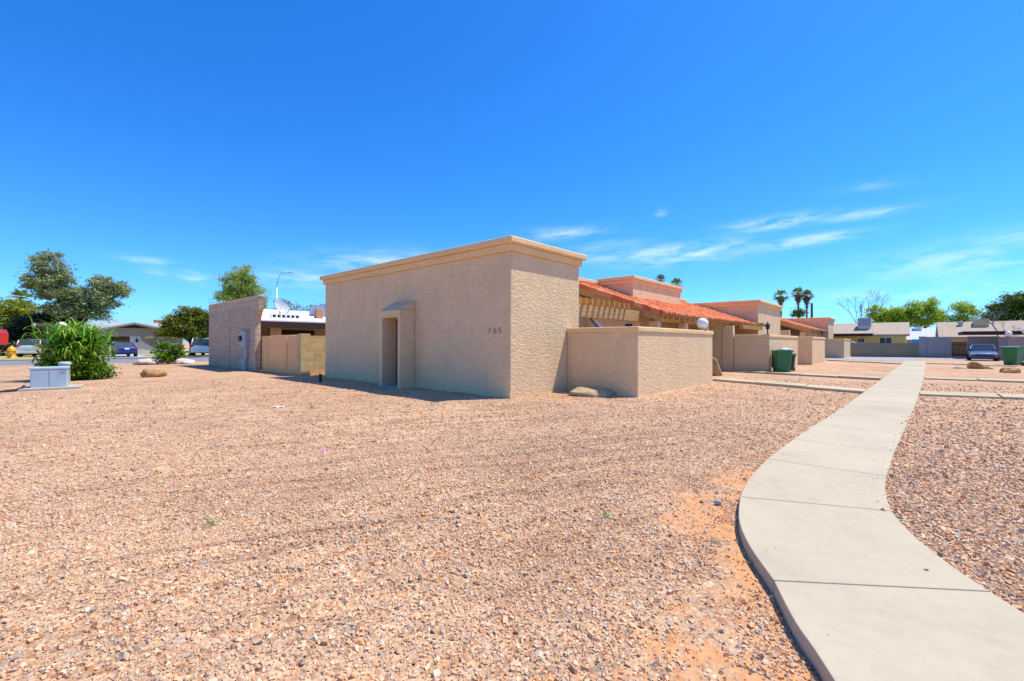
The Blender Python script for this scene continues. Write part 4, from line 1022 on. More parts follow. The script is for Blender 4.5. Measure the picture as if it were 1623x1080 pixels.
def ac(label, x0, x1, y0, y1, z0, z1, mat, name='air_conditioner'):
    t = thing(name, label, 'air conditioner', (x0, y0, z0)); MB().box(x0, x1, y0, y1, z0 + 0.08, z1).build('cabinet', mat, t, bevel=0.02)
    m = MB(); k = z0 + 0.2
    while k < z1 - 0.12: m.box(x0 + 0.08, x1 - 0.08, y0 - 0.015, y0 - 0.002, k, k + 0.03); k += 0.085
    m.build('louvre', GREYM, t)
    MB().box(x0 + 0.05, x1 - 0.05, y0 + 0.05, y1 - 0.05, z0 - 0.3, z0 + 0.079).build('roof_curb', GALV, t)
    MB().lathe([(0.001, z1 + 0.05), (0.36 * (y1 - y0), z1 + 0.05), (0.4 * (y1 - y0), z1 + 0.002)], ((x0 + x1) / 2, (y0 + y1) / 2, 0), 18).build('fan_guard', BLACK, t)
ac('grey air conditioner on the white brick-house roof', -29.6, -28.5, 12.75, 14.3, 3.2, 3.85, GALV)
tag(MB().box(-27.3, -26.9, 12.05, 12.45, 2.9, 3.5).build('chimney_pot', TERRA, bevel=0.03), 'small terracotta flue pot on the white roof beside the townhouse edge', 'flue')

def yard_wall():
    t = thing('garden_wall', 'orange stucco garden wall joining the brick end wall', 'wall', (-23, 8.3, 0))
    MB().box(-24.83, -23.92, 8.30, 8.48, -0.1, 1.79).build('wall_panel', STUCCO_OCHRE, t)
    MB().box(-23.90, -21.65, 8.30, 8.48, -0.1, 1.77).build('wall_panel', STUCCO_OCHRE, t)
    MB().box(-21.60, -20.36, 8.32, 8.48, -0.1, 1.76).build('wall_panel', STUCCO_OCHRE, t)
    MB().box(-24.1, -21.5, 8.52, 8.7, 1.5, 1.83).build('coping', STUCCO_OCHRE, t)
    t2 = thing('block_wall', 'bare yellow concrete block wall with pillar, beside the nearest townhouse', 'wall', (-20, 8.4, 0))
    MB().box(-20.34, -19.95, 8.24, 8.66, -0.1, 1.86).build('pillar', BLOCK, t2, bevel=0.01)
    MB().box(-20.33, -20.13, 8.68, 18.0, -0.1, 1.78).build('wall_panel', BLOCK, t2)
yard_wall()
tag(MB().lathe([(0.001, 0.30), (0.055, 0.30), (0.06, 0.28), (0.06, -0.02), (0.001, -0.02)], (-16.42, 7.5, 0), 14).build('standpipe', BLACK), 'short black standpipe in the shadow by the wall', 'pipe')

# ------------------------------------------------------------------ left: utility box, leafy clump, street furniture
def utility():
    c = Vector((-20.25, 0.62, 0)); ax = Vector((-0.02, 1, 0)).normalized(); ay = Vector((1, 0.02, 0)).normalized(); up = Vector((0, 0, 1))
    # broad side turned to the camera
    d = Vector((20.25, -0.62, 0)).normalized(); side = Vector((0, 0, 1)).cross(d).normalized(); d = (d + side * -0.10).normalized(); side = Vector((0, 0, 1)).cross(d).normalized()
    t = thing('utility_cabinet', 'blue grey steel utility cabinet on a concrete pad before the leafy clump', 'utility box', c)
    MB().obox(c + up * 0.02, side, d, up, 0.74, 0.55, 0.05).build('concrete_pad', CONC_GREY, t, bevel=0.02)
    MB().obox(c + up * 0.33, side, d, up, 0.40, 0.30, 0.28).build('cabinet', BOXPAINT, t, bevel=0.015)
    MB().obox(c + up * 0.652, side, d, up, 0.42, 0.32, 0.04).build('lid', BOXPAINT, t, bevel=0.02)
    f = c + d * 0.305 + up * 0.33
    MB().obox(f - side * 0.20, side, d, up, 0.188, 0.008, 0.26).build('door', BOXPAINT, t, bevel=0.005)
    MB().obox(f + side * 0.20, side, d, up, 0.188, 0.008, 0.26).build('door', BOXPAINT, t, bevel=0.005)
    MB().obox(f + side * 0.31 + up * 0.2 + d * 0.01, side, d, up, 0.06, 0.004, 0.03).build('latch', GALV, t)
    p = c - d * 0.75 + side * 0.26
    t2 = thing('utility_pedestal', 'pale round-topped utility pedestal behind the grey cabinet', 'utility box', p)
    MB().lathe([(0.14, -0.02), (0.14, 0.70), (0.155, 0.71), (0.155, 0.78), (0.13, 0.815), (0.001, 0.82)], p, 18).build('pedestal_body', ROOF_PALE, t2, True)
    ch = c + d * 0.3 - side * 0.9
    tag(MB().tube([c + d * 0.40 - side * 0.50 + up * 0.16, c + d * 0.45 - side * 0.56 + up * 0.08, c + d * 0.6 - side * 0.68 + up * 0.05, c + d * 0.62 - side * 0.82 + up * 0.035, c + d * 0.7 - side * 0.98 + up * 0.03], [0.03, 0.035, 0.03, 0.045, 0.02], 6).build('cable_end', BLACK), 'black cable end lying beside the utility cabinet pad', 'cable')
utility()

def leafy_clump():
    c = np.array([-24.3, 1.38, 0.0]); t = thing('leafy_clump', 'big green clump of strap-leaved plants behind the utility cabinet', 'plant', tuple(c))
    # arching strap leaves
    n = 1500; V = []; Fc = []; k = 7
    for i in range(n):
        a = RNG.uniform(0, 2 * PI); b0 = c + np.array([RNG.normal(0, 0.33), RNG.normal(0, 0.36), RNG.uniform(0.6, 1.75)])
        L = RNG.uniform(0.6, 1.15); w = RNG.uniform(0.012, 0.027); el = RNG.uniform(0.5, 1.45); d = np.array([math.cos(a), math.sin(a), 0]); s = np.array([-math.sin(a), math.cos(a), 0])
        p = b0.copy(); bend = RNG.uniform(1.2, 2.6); base = len(V)
        for j in range(k):
            u = j / (k - 1); ang = el - bend * u ** 1.4
            ww = w * (1 - u ** 2.2) + 0.004
            nrm = np.array([-math.sin(ang) * d[0], -math.sin(ang) * d[1], math.cos(ang)])
            V += [p - s * ww + nrm * 0.012, p + s * ww + nrm * 0.012]
            p = p + (d * math.cos(ang) + np.array([0, 0, math.sin(ang)])) * L / (k - 1)
        for j in range(k - 1): Fc.append((base + 2 * j, base + 2 * j + 1, base + 2 * j + 3, base + 2 * j + 2))
    V = np.array(V); V[:, 2] = np.maximum(V[:, 2], 0.03)
    npmesh('strap_leaf', V, np.array(Fc), L_BLADE, t, True)
    L, cc = clumps([(c[0], c[1], 0.8, 0.8, 0.72, 0.75), (c[0] + 0.2, c[1] + 0.55, 0.4, 0.6, 0.5, 0.4), (c[0] + 0.3, c[1] - 0.3, 0.6, 0.6, 0.55, 0.55)], 60, 60, 0.15, 0.3)
    L = L[L[:, 2] > 0.02]
    leaves('foliage', L, L_SHRUB, t, 0.15, 0.065)
    m = MB()
    for i in range(9):
        a = 2 * PI * i / 9; m.tube([(c[0] + 0.1 * math.cos(a), c[1] + 0.1 * math.sin(a), -0.05), (c[0] + 0.5 * math.cos(a), c[1] + 0.55 * math.sin(a), 1.0)], [0.04, 0.015], 6)
    m.build('stem', BARK, t)
leafy_clump()
def shrub_round(label, c, r, h, mat=L_SHRUB, dens=30, ll=0.16, name='shrub'):
    t = thing(name, label, 'shrub', c)
    L, cc = clumps([(c[0], c[1], c[2] + h * 0.52, r, r, h * 0.5)], 40, dens, r * 0.17, 0.25); L = L[L[:, 2] > c[2] + 0.02]
    leaves('foliage', L, mat, t, ll, ll * 0.5)
    m = MB()
    for i in range(6): a = 2 * PI * i / 6; m.tube([(c[0], c[1], c[2] - 0.05), (c[0] + r * 0.5 * math.cos(a), c[1] + r * 0.5 * math.sin(a), c[2] + h * 0.6)], [0.04, 0.012], 5)
    m.build('stem', BARK, t); return t
shrub_round('round bright green shrub between two pale stones by the street', (-36.9, 6.6, 0), 0.86, 1.45, L_SHRUB, 22, 0.22)

globe_lamp('tall white globe lamp poking above the leafy clump', (-27.2, 1.16, 1.9), 0.19, 0.06, None)
tag(MB().tube([(-27.2, 1.16, -0.05), (-27.2, 1.16, 1.87)], 0.05, 10).build('lamp_pole', WHITE), 'white pole of the globe lamp behind the leafy clump', 'pole')

def red_sign():
    t = thing('red_sign', 'bright red sign board cut off by the left picture edge', 'sign', (-35.1, -0.95, 0))
    n = Vector((35.1, 0.95, 0)).normalized(); s = Vector((0, 0, 1)).cross(n).normalized(); c = Vector((-35.1, -0.85, 0)); up = Vector((0, 0, 1))
    w = 0.42
    def pl(poly, off): 
        a = [c + s * u + up * v + n * (off - 0.015) for u, v in poly]; b = [c + s * u + up * v + n * (off + 0.015) for u, v in poly]; k = len(poly)
        return MB().add(a + b, [tuple(range(k))[::-1], tuple(range(k, 2 * k))] + [(i, (i + 1) % k, k + (i + 1) % k, k + i) for i in range(k)])
    pl([(-w, 1.86), (w - 0.0, 1.86), (w - 0.10, 2.10), (-w + 0.10, 2.10)], 0.0).build('upper_panel', RED2, t)
    pl([(-w + 0.02, 1.845), (-w + 0.02, 1.40), (-w + 0.12, 1.31), (w - 0.12, 1.31), (w - 0.02, 1.40), (w - 0.02, 1.845)], 0.0).build('lower_panel', RED, t)
    MB().tube([c - n * 0.05, c - n * 0.05 + up * 2.05], 0.03, 8).build('post', GALV, t)
red_sign()
def hydrant():
    x, y = -57.6, -0.55; t = thing('fire_hydrant', 'yellow fire hydrant standing on the dry verge', 'hydrant', (x, y, 0))
    MB().lathe([(0.30, 0.04), (0.30, 0.12), (0.24, 0.14), (0.24, 0.62), (0.31, 0.64), (0.31, 0.70), (0.26, 0.72)], (x, y, 0), 18).build('barrel', YELLOW, t, True)
    MB().lathe([(0.29, 0.72), (0.27, 0.84), (0.18, 0.96), (0.08, 1.02), (0.07, 1.10), (0.001, 1.10)], (x, y, 0), 18).build('bonnet', YELLOW, t, True)
    for a in (0, PI / 2, -PI / 2):
        d = Vector((math.cos(a), math.sin(a), 0)); MB().tube([Vector((x, y, 0.5)) + d * 0.2, Vector((x, y, 0.5)) + d * 0.38], 0.11, 12).build('nozzle_cap', YELLOW, t)
hydrant()
def street_name():
    t = thing('street_name_sign', 'dark street name sign on a thin pole left of the leafy clump', 'sign', (-45.6, 1.2, 0))
    MB().tube([(-45.6, 1.25, 0), (-45.6, 1.25, 2.78)], 0.035, 8).build('pole', GALV, t)
    b = MB().obox((-45.6, 1.0, 2.66), (0.12, 1, 0), (1, -0.12, 0), (0, 0, 1), 0.52, 0.012, 0.12).build('name_plate', BROWN_SIGN, t)
    w = MB()
    w.obox((-45.585, 0.58, 2.66), (0.12, 1, 0), (1, -0.12, 0), (0, 0, 1), 0.09, 0.014, 0.10)
    w.build('end_panel', WHITE, b)
street_name()

# ------------------------------------------------------------------ left: ranch house across the street
hr = thing('ranch_house', 'low grey-roofed house across the street with gabled carport front', 'house', (-66, 8, 0))
def ranch():
    X = -64.0
    MB().box(-74, X - 5.0, 5.4, 13.6, -0.1, 2.6).build('wall', STUCCO_OLIVE, hr)
    MB().prism([(3.8, 2.05), (12.9, 2.05), (12.9, 2.40), (8.35, 3.42), (3.8, 2.30)], 'x', X - 0.25, X).build('gable_wall', STUCCO_OLIVE, hr)
    MB().prism([(6.9, 2.98), (8.35, 3.33), (9.8, 2.98)], 'x', X + 0.0, X + 0.03).build('gable_vent', WOOD_DARK, hr)
    g = MB(); 
    for (a, b) in (((3.2, 2.16), (8.35, 3.50)), ((8.35, 3.50), (13.4, 2.36))):
        g.prism([a, b, (b[0], b[1] + 0.10), (a[0], a[1] + 0.10)], 'x', -74, X + 0.6)
    g.build('carport_roof', SHINGLE_GREY, hr)
    f = MB()
    for (a, b) in (((3.2, 2.03), (8.35, 3.37)), ((8.35, 3.37), (13.4, 2.23))):
        f.prism([a, b, (b[0], b[1] + 0.125), (a[0], a[1] + 0.125)], 'x', X + 0.55, X + 0.61)
    f.build('barge_board', STUCCO_BROWN, hr)
    MB().prism([(-70.5, 2.5), (-75, 3.98), (-79.5, 2.6), (-79.5, 2.5), (-75, 3.9)], 'y', 0.5, 24).build('main_roof', SHINGLE_GREY, hr)
    MB().box(X - 0.3, X - 0.004, 8.05, 8.95, -0.1, 2.05).build('pier', STUCCO_WHITE, hr)
    MB().box(X - 0.28, X - 0.02, 8.95, 12.8, -0.1, 2.05).build('garage_wall', STUCCO_OLIVE, hr)
    MB().prism([(8.95, -0.1), (11.2, -0.1), (11.2, 0.72), (10.2, 0.78), (9.6, 1.15), (8.95, 1.62)], 'x', X - 0.019, X + 0.02).build('white_screen', STUCCO_WHITE, hr)
    MB().box(X - 0.019, X + 0.012, 9.7, 12.1, 0.9, 1.86).build('garage_door', GARAGE, hr)
    MB().box(X - 0.019, X + 0.014, 9.3, 12.7, 1.87, 2.045).build('lintel', STUCCO_YELLOW, hr)
    MB().box(X - 0.27, X - 0.01, 3.9, 5.4, -0.1, 2.05).build('left_wall', STUCCO_OLIVE, hr)
    MB().box(X - 5.0, X - 4.97, 6.0, 7.4, 0.4, 2.0).build('door', DARK, hr)
    MB().lathe([(0.001, -0.06), (0.11, -0.06), (0.11, 0.3), (0.04, 0.36), (0.001, 0.36)], (X + 0.1, 8.62, 1.45), 10).build('wall_light', BLACK, hr)
ranch()
bin_('grey wheelie bin standing by the left house garage', (-62.6, 11.6, 0.05), 1.5, GREYM, False, 1.1)
tag(MB().box(-74, -70, 2.2, 3.7, 0.0, 1.85).build('garden_shed', STUCCO_OCHRE, bevel=0.02), 'tan block shed glimpsed behind the white wagon', 'shed')
tag(MB().box(-131, -130, 20.6, 26.0, 0, 6.55).build('far_building', REDBRICK, bevel=0.05), 'distant red brown building showing above the grey roof', 'building')

def street_lamp():
    t = thing('street_lamp', 'tall curved-arm street lamp rising behind the brick house', 'street lamp', (-70, 25.4, 0)); x = -70
    MB().tube([(x, 25.4, -0.1), (x, 25.4, 9.6)], [0.12, 0.085], 10).build('pole', GALV, t, True)
    pts = [(x, 25.4 + 1.35 * (1 - math.cos(a)), 9.6 + 2.5 * math.sin(a)) for a in np.linspace(0, PI / 2, 9)]; pts.append((x, 27.0, 12.12))
    MB().tube(pts, 0.06, 8).build('arm', GALV, t, True)
    MB().obox((x, 27.25, 12.05), (0, 1, -0.05), (1, 0, 0), (0, 0, 1), 0.42, 0.16, 0.09).build('lamp_head', GREYM, t, bevel=0.05)
street_lamp()
tag(MB().tube([(-100, 21.3, 0), (-100, 21.3, 7.6)], [0.09, 0.06], 8).build('antenna_mast', GALV), 'thin far mast above the red brown building', 'mast')

# ------------------------------------------------------------------ left: trees
tree('eucalyptus_tree', 'tallest grey-green tree at the far left, with two rounded crowns', 'tree', (-68, 3.7, 0), (-68, 3.5, 5.2), 0.32,
     [(-68, 2.0, 9.4, 1.8, 1.45, 1.4), (-67.5, 1.6, 7.6, 1.9, 1.6, 1.1), (-68, 2.7, 7.9, 1.6, 1.1, 1.2), (-67.6, 2.5, 6.2, 1.6, 1.5, 0.9), (-68, 6.1, 7.9, 1.6, 1.25, 1.0), (-68, 7.5, 7.4, 1.4, 1.1, 1.0), (-67.6, 5.3, 6.2, 1.5, 1.4, 0.8), (-68, 6.3, 5.9, 1.4, 1.3, 0.7), (-68, 4.6, 5.0, 1.5, 1.4, 0.7), (-67.6, 2.6, 5.0, 1.4, 1.2, 0.8), (-67.6, 5.6, 4.6, 1.2, 1.0, 0.6), (-67.4, 3.9, 6.6, 1.3, 1.2, 0.9)],
     L_EUC, 80, 5.6, 0.32, 0.32, 0.12, droop=-0.25, hollow=0.4)
tree('yellow_green_tree', 'yellow-green leafy tree at the left picture edge', 'tree', (-76, -0.5, 0), (-76, -0.4, 3.2), 0.2,
     [(-76, -0.6, 5.2, 1.6, 1.5, 1.1), (-76, 0.6, 4.4, 1.5, 1.2, 1.1), (-75.5, -1.6, 4.1, 1.6, 1.3, 1.2), (-75.6, 0.0, 3.3, 1.4, 1.2, 0.8), (-77, -2.6, 5.2, 1.5, 1.6, 1.3)], L_YEL, 60, 5.0, 0.4, 0.32, 0.14)
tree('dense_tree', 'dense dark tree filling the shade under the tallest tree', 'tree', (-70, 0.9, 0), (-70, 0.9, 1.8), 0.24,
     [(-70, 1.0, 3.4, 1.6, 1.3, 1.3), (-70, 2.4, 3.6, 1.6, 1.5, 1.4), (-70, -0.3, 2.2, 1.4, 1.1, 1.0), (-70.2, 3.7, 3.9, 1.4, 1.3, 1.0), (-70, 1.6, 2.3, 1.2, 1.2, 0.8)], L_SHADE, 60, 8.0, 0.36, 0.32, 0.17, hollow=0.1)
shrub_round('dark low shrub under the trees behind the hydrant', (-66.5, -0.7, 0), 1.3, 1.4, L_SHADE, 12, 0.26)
tree('willow_tree', 'light green airy tree standing behind the brick end wall', 'tree', (-50, 14.8, 0), (-50, 14.7, 4.6), 0.24,
     [(-50, 14.9, 8.1, 1.3, 1.2, 1.2), (-50, 13.9, 7.2, 1.3, 1.1, 1.1), (-50, 13.6, 6.0, 1.3, 1.2, 1.0), (-50, 15.9, 6.7, 1.2, 1.0, 1.2), (-50, 16.3, 5.4, 1.2, 1.0, 1.1), (-50, 14.8, 6.2, 1.4, 1.3, 1.2)], L_WIL, 70, 7.5, 0.28, 0.30, 0.06, droop=-0.8, hollow=0.2)
tree('citrus_tree', 'dark olive rounded tree between ranch house and brick wall', 'tree', (-56, 11.9, 0), (-56, 11.8, 1.8), 0.2,
     [(-56, 11.9, 4.1, 1.5, 1.3, 1.1), (-56, 10.5, 3.2, 1.4, 1.1, 1.0), (-55.8, 12.9, 3.9, 1.5, 1.2, 1.2), (-55.6, 11.2, 2.6, 1.5, 1.6, 0.7), (-55.8, 13.3, 2.6, 1.4, 1.2, 0.8), (-56, 9.8, 2.5, 1.0, 0.8, 0.6)], L_CYP, 80, 9.0, 0.26, 0.22, 0.11, hollow=0.3)
tree('oleander_bush', 'thin pinkish oleander bush behind the white roof, nearest the satellite dish', 'shrub', (-40, 15.9, 0), (-40, 15.9, 2.4), 0.09,
     [(-40, 15.2, 4.5, 1.0, 1.0, 0.75), (-40, 16.6, 4.3, 0.9, 0.8, 0.6)], L_OLE, 26, 9, 0.22, 0.26, 0.06, BARK_PALE, 'oleander bushes behind the white roof')
tree('oleander_bush', 'thin pinkish oleander bush behind the white roof, next to the air conditioner', 'shrub', (-40, 18.6, 0), (-40, 18.6, 2.6), 0.09,
     [(-40, 18.1, 4.4, 1.0, 0.9, 0.7), (-40, 19.4, 4.3, 0.9, 0.8, 0.6), (-40, 20.9, 4.6, 0.9, 0.9, 0.7)], L_OLE, 26, 9, 0.22, 0.26, 0.06, BARK_PALE, 'oleander bushes behind the white roof')
tree('bare_tree', 'pale leafless treetop beyond the grey ranch roof', 'tree', (-95, 10.6, 0), (-95, 10.6, 3.0), 0.16,
     [(-95, 9.6, 4.4, 1.2, 1.6, 0.8), (-95, 12.2, 4.3, 1.2, 1.6, 0.7)], L_DRY, 20, 6, 0.3, 0.3, 0.05, BARK_PALE, nper=20)

# ------------------------------------------------------------------ palms
def palm(label, base, h, s=1.0, skirt=0.6, group=None, lean=0.0):
    x, y, z = base; t = thing('palm_tree', label, 'palm tree', base, group)
    top = Vector((x + lean, y, h)); MB().tube([(x, y, -0.1), (x + lean * .4, y, h * .5), top], [0.30 * s, 0.2 * s, 0.17 * s], 10).build('trunk', BARK, t, True)
    def fronds(n, e0, e1, L0, nleaf, wid, mat, name, drop):
        V = []; Fc = []
        for i in range(n):
            a = RNG.uniform(0, 2 * PI); e = RNG.uniform(e0, e1); d = np.array([math.cos(a) * math.cos(e), math.sin(a) * math.cos(e), math.sin(e)]); sd = np.array([-math.sin(a), math.cos(a), 0]); up = np.cross(sd, d) * -1
            p0 = np.array(top) + np.array([0, 0, RNG.uniform(-0.3, 0.1) * s]); hub = p0 + d * L0 * 0.5 * s
            b = len(V); V += [p0 - sd * 0.025 * s, p0 + sd * 0.025 * s, hub + sd * 0.02 * s, hub - sd * 0.02 * s]; Fc.append((b, b + 1, b + 2, b + 3))
            for q in range(nleaf):
                f = (q / (nleaf - 1) - 0.5) * 2.5; dd = d * math.cos(f) + sd * math.sin(f); LL = L0 * 0.62 * s * (1 - 0.25 * abs(f)) * RNG.uniform(0.85, 1.1)
                pr = np.cross(dd, up); pr /= np.linalg.norm(pr) + 1e-9; m1 = hub + dd * LL * 0.55; e1_ = hub + dd * LL + np.array([0, 0, -drop * s * RNG.uniform(0.6, 1.4)])
                b = len(V); w = wid * s; V += [hub, m1 + pr * w, e1_, m1 - pr * w]; Fc.append((b, b + 1, b + 2, b + 3))
        npmesh(name, np.array(V), np.array(Fc), mat, t)
    fronds(46, -0.5, 1.35, 1.9, 13, 0.055, L_PALM, 'frond', 0.22)
    if skirt: 
        V0 = top.copy(); n = int(420 * skirt); C = np.stack([RNG.normal(0, 0.30 * s, n), RNG.normal(0, 0.30 * s, n), -np.abs(RNG.normal(0.5, 0.9 * skirt, n)) * s - 0.3 * s], 1)
        C[:, :2] *= np.clip(1.35 + C[:, 2:3] * 0.32 / s, 0.45, 1.3); leaves('dead_skirt', C + np.array(top), L_DEAD, t, 0.85 * s, 0.16 * s, droop=-2.0)
    return t
PG = 'fan palms rising beyond the townhouses'
palm('fan palm topping the near parapet, left of two', (-39.3, 90, 0), 14.7, 0.75, 0.5, PG)
palm('fan palm topping the near parapet, right of two', (-35.8, 90, 0), 13.4, 0.85, 0.7, PG)
palm('single thick-skirted fan palm just above the middle block', (-22.9, 120, 0), 12.6, 0.98, 1.1, PG)
palm('taller fan palm of the close pair', (-19.4, 120, 0), 12.9, 0.95, 0.9, PG)
palm('shorter fan palm of the close pair', (-17.9, 121, 0), 12.3, 0.92, 0.9, PG)
palm('small far palm top beside the yellow-green tree', (-95, -0.1, 0), 7.6, 0.9, 0, None)
tag(MB().tube([(-12.6, 90, -0.1), (-12.6, 90, 8.3)], [0.22, 0.17], 8).build('utility_pole', BARK), 'plain dark utility pole right of the palms', 'pole')
tree('far_tree', 'scrap of dark tree crown low between the palms', 'tree', (-16.0, 100, 0), (-16, 100, 4.5), 0.15, [(-16.0, 100, 7.2, 1.2, 0.8, 0.7)], L_DARK, 40, 12, 0.3, 0.35, 0.16)
tree('far_tree', 'low dark tree crown peeping over the parapet beside the clerestory', 'tree', (-28, 62, 0), (-28, 62, 5.2), 0.15, [(-28.6, 62, 7.1, 1.6, 1.0, 0.6), (-26.6, 62, 6.8, 1.4, 1.0, 0.5)], L_OLE, 40, 9, 0.3, 0.35, 0.14)

# ------------------------------------------------------------------ right end: alley, walls, houses
def alley_side():
    t = thing('block_wall', 'long brown block wall along the alley, below the yellow house', 'wall', (-2, 62, 0))
    m = MB(); m.prism([(-4.95, 61.4), (0.58, 63.95), (0.50, 64.13), (-5.0, 61.6)], 'z', -0.1, 1.47); m.build('wall_panel', STUCCO_BROWN, t)
    MB().prism([(-5.0, 61.37), (0.58, 63.92), (0.49, 64.15), (-5.05, 61.62)], 'z', 1.473, 1.53).build('coping', STUCCO_BROWN, t)
    t = thing('screen_wall', 'tall grey stucco screen wall left of the wooden gate', 'wall', (2, 64.2, 0))
    MB().box(0.60, 3.03, 64.0, 64.2, -0.1, 2.2).build('wall_panel', STUCCO_GREY, t, bevel=0.02)
    MB().box(0.56, 1.15, 63.93, 64.0 - .002, -0.1, 2.24).build('buttress', STUCCO_GREY, t, bevel=0.02)
    g = thing('wooden_gate', 'brown slatted wooden gate between the grey walls', 'gate', (3.6, 64.4, 0)); m = MB(); x = 3.06
    while x < 4.12: m.box(x, x + 0.10, 64.30, 64.34, 0.05, 1.68); x += 0.125
    m.build('gate_slat', WOOD_GATE, g); MB().box(3.05, 4.16, 64.345, 64.40, 0.3, 0.42).build('gate_rail', WOOD_GATE, g); MB().box(3.05, 4.16, 64.345, 64.40, 1.3, 1.42).build('gate_rail', WOOD_GATE, g)
    t = thing('screen_wall', 'grey stucco screen wall behind the slate blue car', 'wall', (5.2, 64.2, 0)); MB().box(4.18, 6.4, 64.0, 64.2, -0.1, 2.22).build('wall_panel', STUCCO_GREY, t, bevel=0.02)
    cp = thing('carport', 'flat dark-fascia carport over the slate blue car', 'carport', (6, 62, 0))
    MB().box(3.72, 16.0, 61.5, 68.0, 2.40, 2.68).build('carport_fascia', WOOD_DARK, cp)
    m = MB()
    for x, y in ((6.62, 61.8), (15.8, 61.8), (15.8, 67.8)): m.box(x, x + 0.22, y, y + 0.22, -0.1, 2.398)
    m.build('carport_post', WOOD_DARK, cp)
    MB().box(15.0, 15.8, 62.2, 67.5, -0.1, 2.39).build('side_wall', STUCCO_GREY, cp)
    pw = thing('courtyard_wall', 'pinkish stucco courtyard wall at the right picture edge', 'wall', (6, 58, 0))
    MB().prism([(5.80, 58.95), (6.25, 57.9), (14, 57.9), (14, 58.1), (6.37, 58.1), (6.0, 59.05)], 'z', -0.1, 1.96).build('wall_face', STUCCO_PINK, pw, bevel=0.02)
    MB().prism([(5.76, 58.97), (6.22, 57.86), (14.04, 57.86), (14.04, 58.14), (6.40, 58.14), (6.03, 59.08)], 'z', 1.963, 2.06).build('coping', STUCCO_PINK, pw, bevel=0.02)
    globe_lamp('white globe lamp on the corner of the pinkish wall', (6.32, 58.05, 2.06), 0.23, 0.08)
    globe_lamp('white globe lamp cut by the right picture edge', (7.33, 57.99, 2.06), 0.27, 0.25)
alley_side()
def gable(parent, x0, x1, yf, yr, ze, zr, th, mat, name='roof', oh=0.35):
    yb = 2 * yr - yf
    MB().prism([(yf - oh, ze - 0.05), (yr, zr), (yb + oh, ze - 0.05), (yb + oh, ze - 0.05 - th), (yr, zr - th), (yf - oh, ze - 0.05 - th)], 'x', x0 - 0.3, x1 + 0.3).build(name, mat, parent)
    m = MB()
    for x in (x0 + 0.0, x1 - 0.2): m.prism([(yf, ze - 0.16), (yr, zr - th - 0.02), (yb, ze - 0.16)], 'x', x, x + 0.2)
    m.build('gable_wall', STUCCO_YELLOW if mat is SHINGLE and parent.name.startswith('yellow') else STUCCO_OCHRE, parent)
def yellow_house():
    t = thing('yellow_house', 'yellow stucco house with tan shingle roof beyond the brown block wall', 'house', (-3, 70, 0))
    MB().box(-9.5, -0.5, 68.0, 76, -0.1, 2.40).build('wall', STUCCO_YELLOW, t)
    gable(t, -9.5, -0.5, 68.0, 72.0, 2.6, 4.08, 0.12, SHINGLE)
    MB().box(-9.5, -3.35, 65.7, 66.0, 2.32, 2.62).build('patio_fascia', WOOD_DARK, t)
    MB().prism([(65.8, 2.60), (68.1, 2.66), (68.1, 2.72), (65.8, 2.66)], 'x', -9.5, -3.35).build('patio_roof', SHINGLE, t)
    MB().box(-9.2, -9.0, 65.8, 66.0, -0.1, 2.31).build('patio_post', WOOD_DARK, t)
    window(t, 'y', -4.85, -4.2, 1.55, 2.12, 68.0, mat=WHITE, sgn=-1); window(t, 'y', -2.85, -1.7, 1.35, 2.2, 68.0, mat=WHITE, sgn=-1)
    ac('grey rooftop air conditioner on the yellow house', -5.0, -3.7, 69.6, 70.9, 3.55, 4.62, GREYM)
    o = MB().prism([(-5.75, 1.35), (-4.55, 1.35), (-5.15, 1.78)], 'y', 64.6, 65.6).build('playhouse', PALEBLUE); tag(o, 'pale blue little pitched roof poking over the brown wall', 'playhouse')
    o = MB().box(0.0, 0.95, 66.0, 66.8, 0, 1.95).build('shed_panel', TURQ, bevel=0.02); tag(o, 'turquoise panel glimpsed between yellow house and grey wall', 'panel')
    h = thing('pale_house', 'low house with pale grey roof between the two tan-roofed houses', 'house', (1, 85, 0))
    MB().box(-2.0, 6.0, 80, 89, -0.1, 2.1).build('wall', STUCCO_WHITE, h); MB().prism([(79.3, 2.0), (84.5, 3.62), (89.5, 2.0), (89.5, 1.9), (84.5, 3.5), (79.3, 1.9)], 'x', -2.4, 6.4).build('roof', ROOF_PALE, h)
    m = MB().box(0.25, 1.05, 83.6, 84.4, 3.3, 3.86); m.build('roof_vent', WHITE, h); MB().box(0.15, 1.15, 83.5, 84.5, 3.863, 4.0).build('vent_cap', BLACK, h)
    t = thing('tan_house', 'tan-roofed house behind the carport at the right', 'house', (6, 74, 0))
    MB().box(2.55, 20, 71.5, 80, -0.1, 2.15).build('wall', STUCCO_OCHRE, t)
    gable(t, 2.6, 20, 71.5, 76.0, 2.3, 4.12, 0.12, SHINGLE)
    MB().box(5.35, 6.6, 74.3, 75.5, 2.5, 4.36).build('chimney', STUCCO_CAP, t, bevel=0.02)
    MB().lathe([(0.20, 3.5), (0.20, 3.95), (0.30, 3.95), (0.30, 4.10), (0.001, 4.16)], (4.30, 74.8, 0), 14).build('roof_vent', GALV, t)
yellow_house()
MG = 'bright green mesquite trees behind the right houses'
tree('mesquite_tree', 'bright green spreading tree behind the yellow house roof', 'tree', (-3.2, 95, 0), (-3.2, 95, 3.5), 0.25, [(-3.9, 95, 6.4, 2.0, 1.6, 1.5), (-2.3, 95, 6.0, 1.8, 1.5, 1.5), (-3.0, 94.6, 4.6, 2.4, 1.6, 1.2), (-1.2, 95, 5.0, 1.4, 1.2, 1.2)], L_MES, 55, 6.5, 0.36, 0.34, 0.12, group=MG)
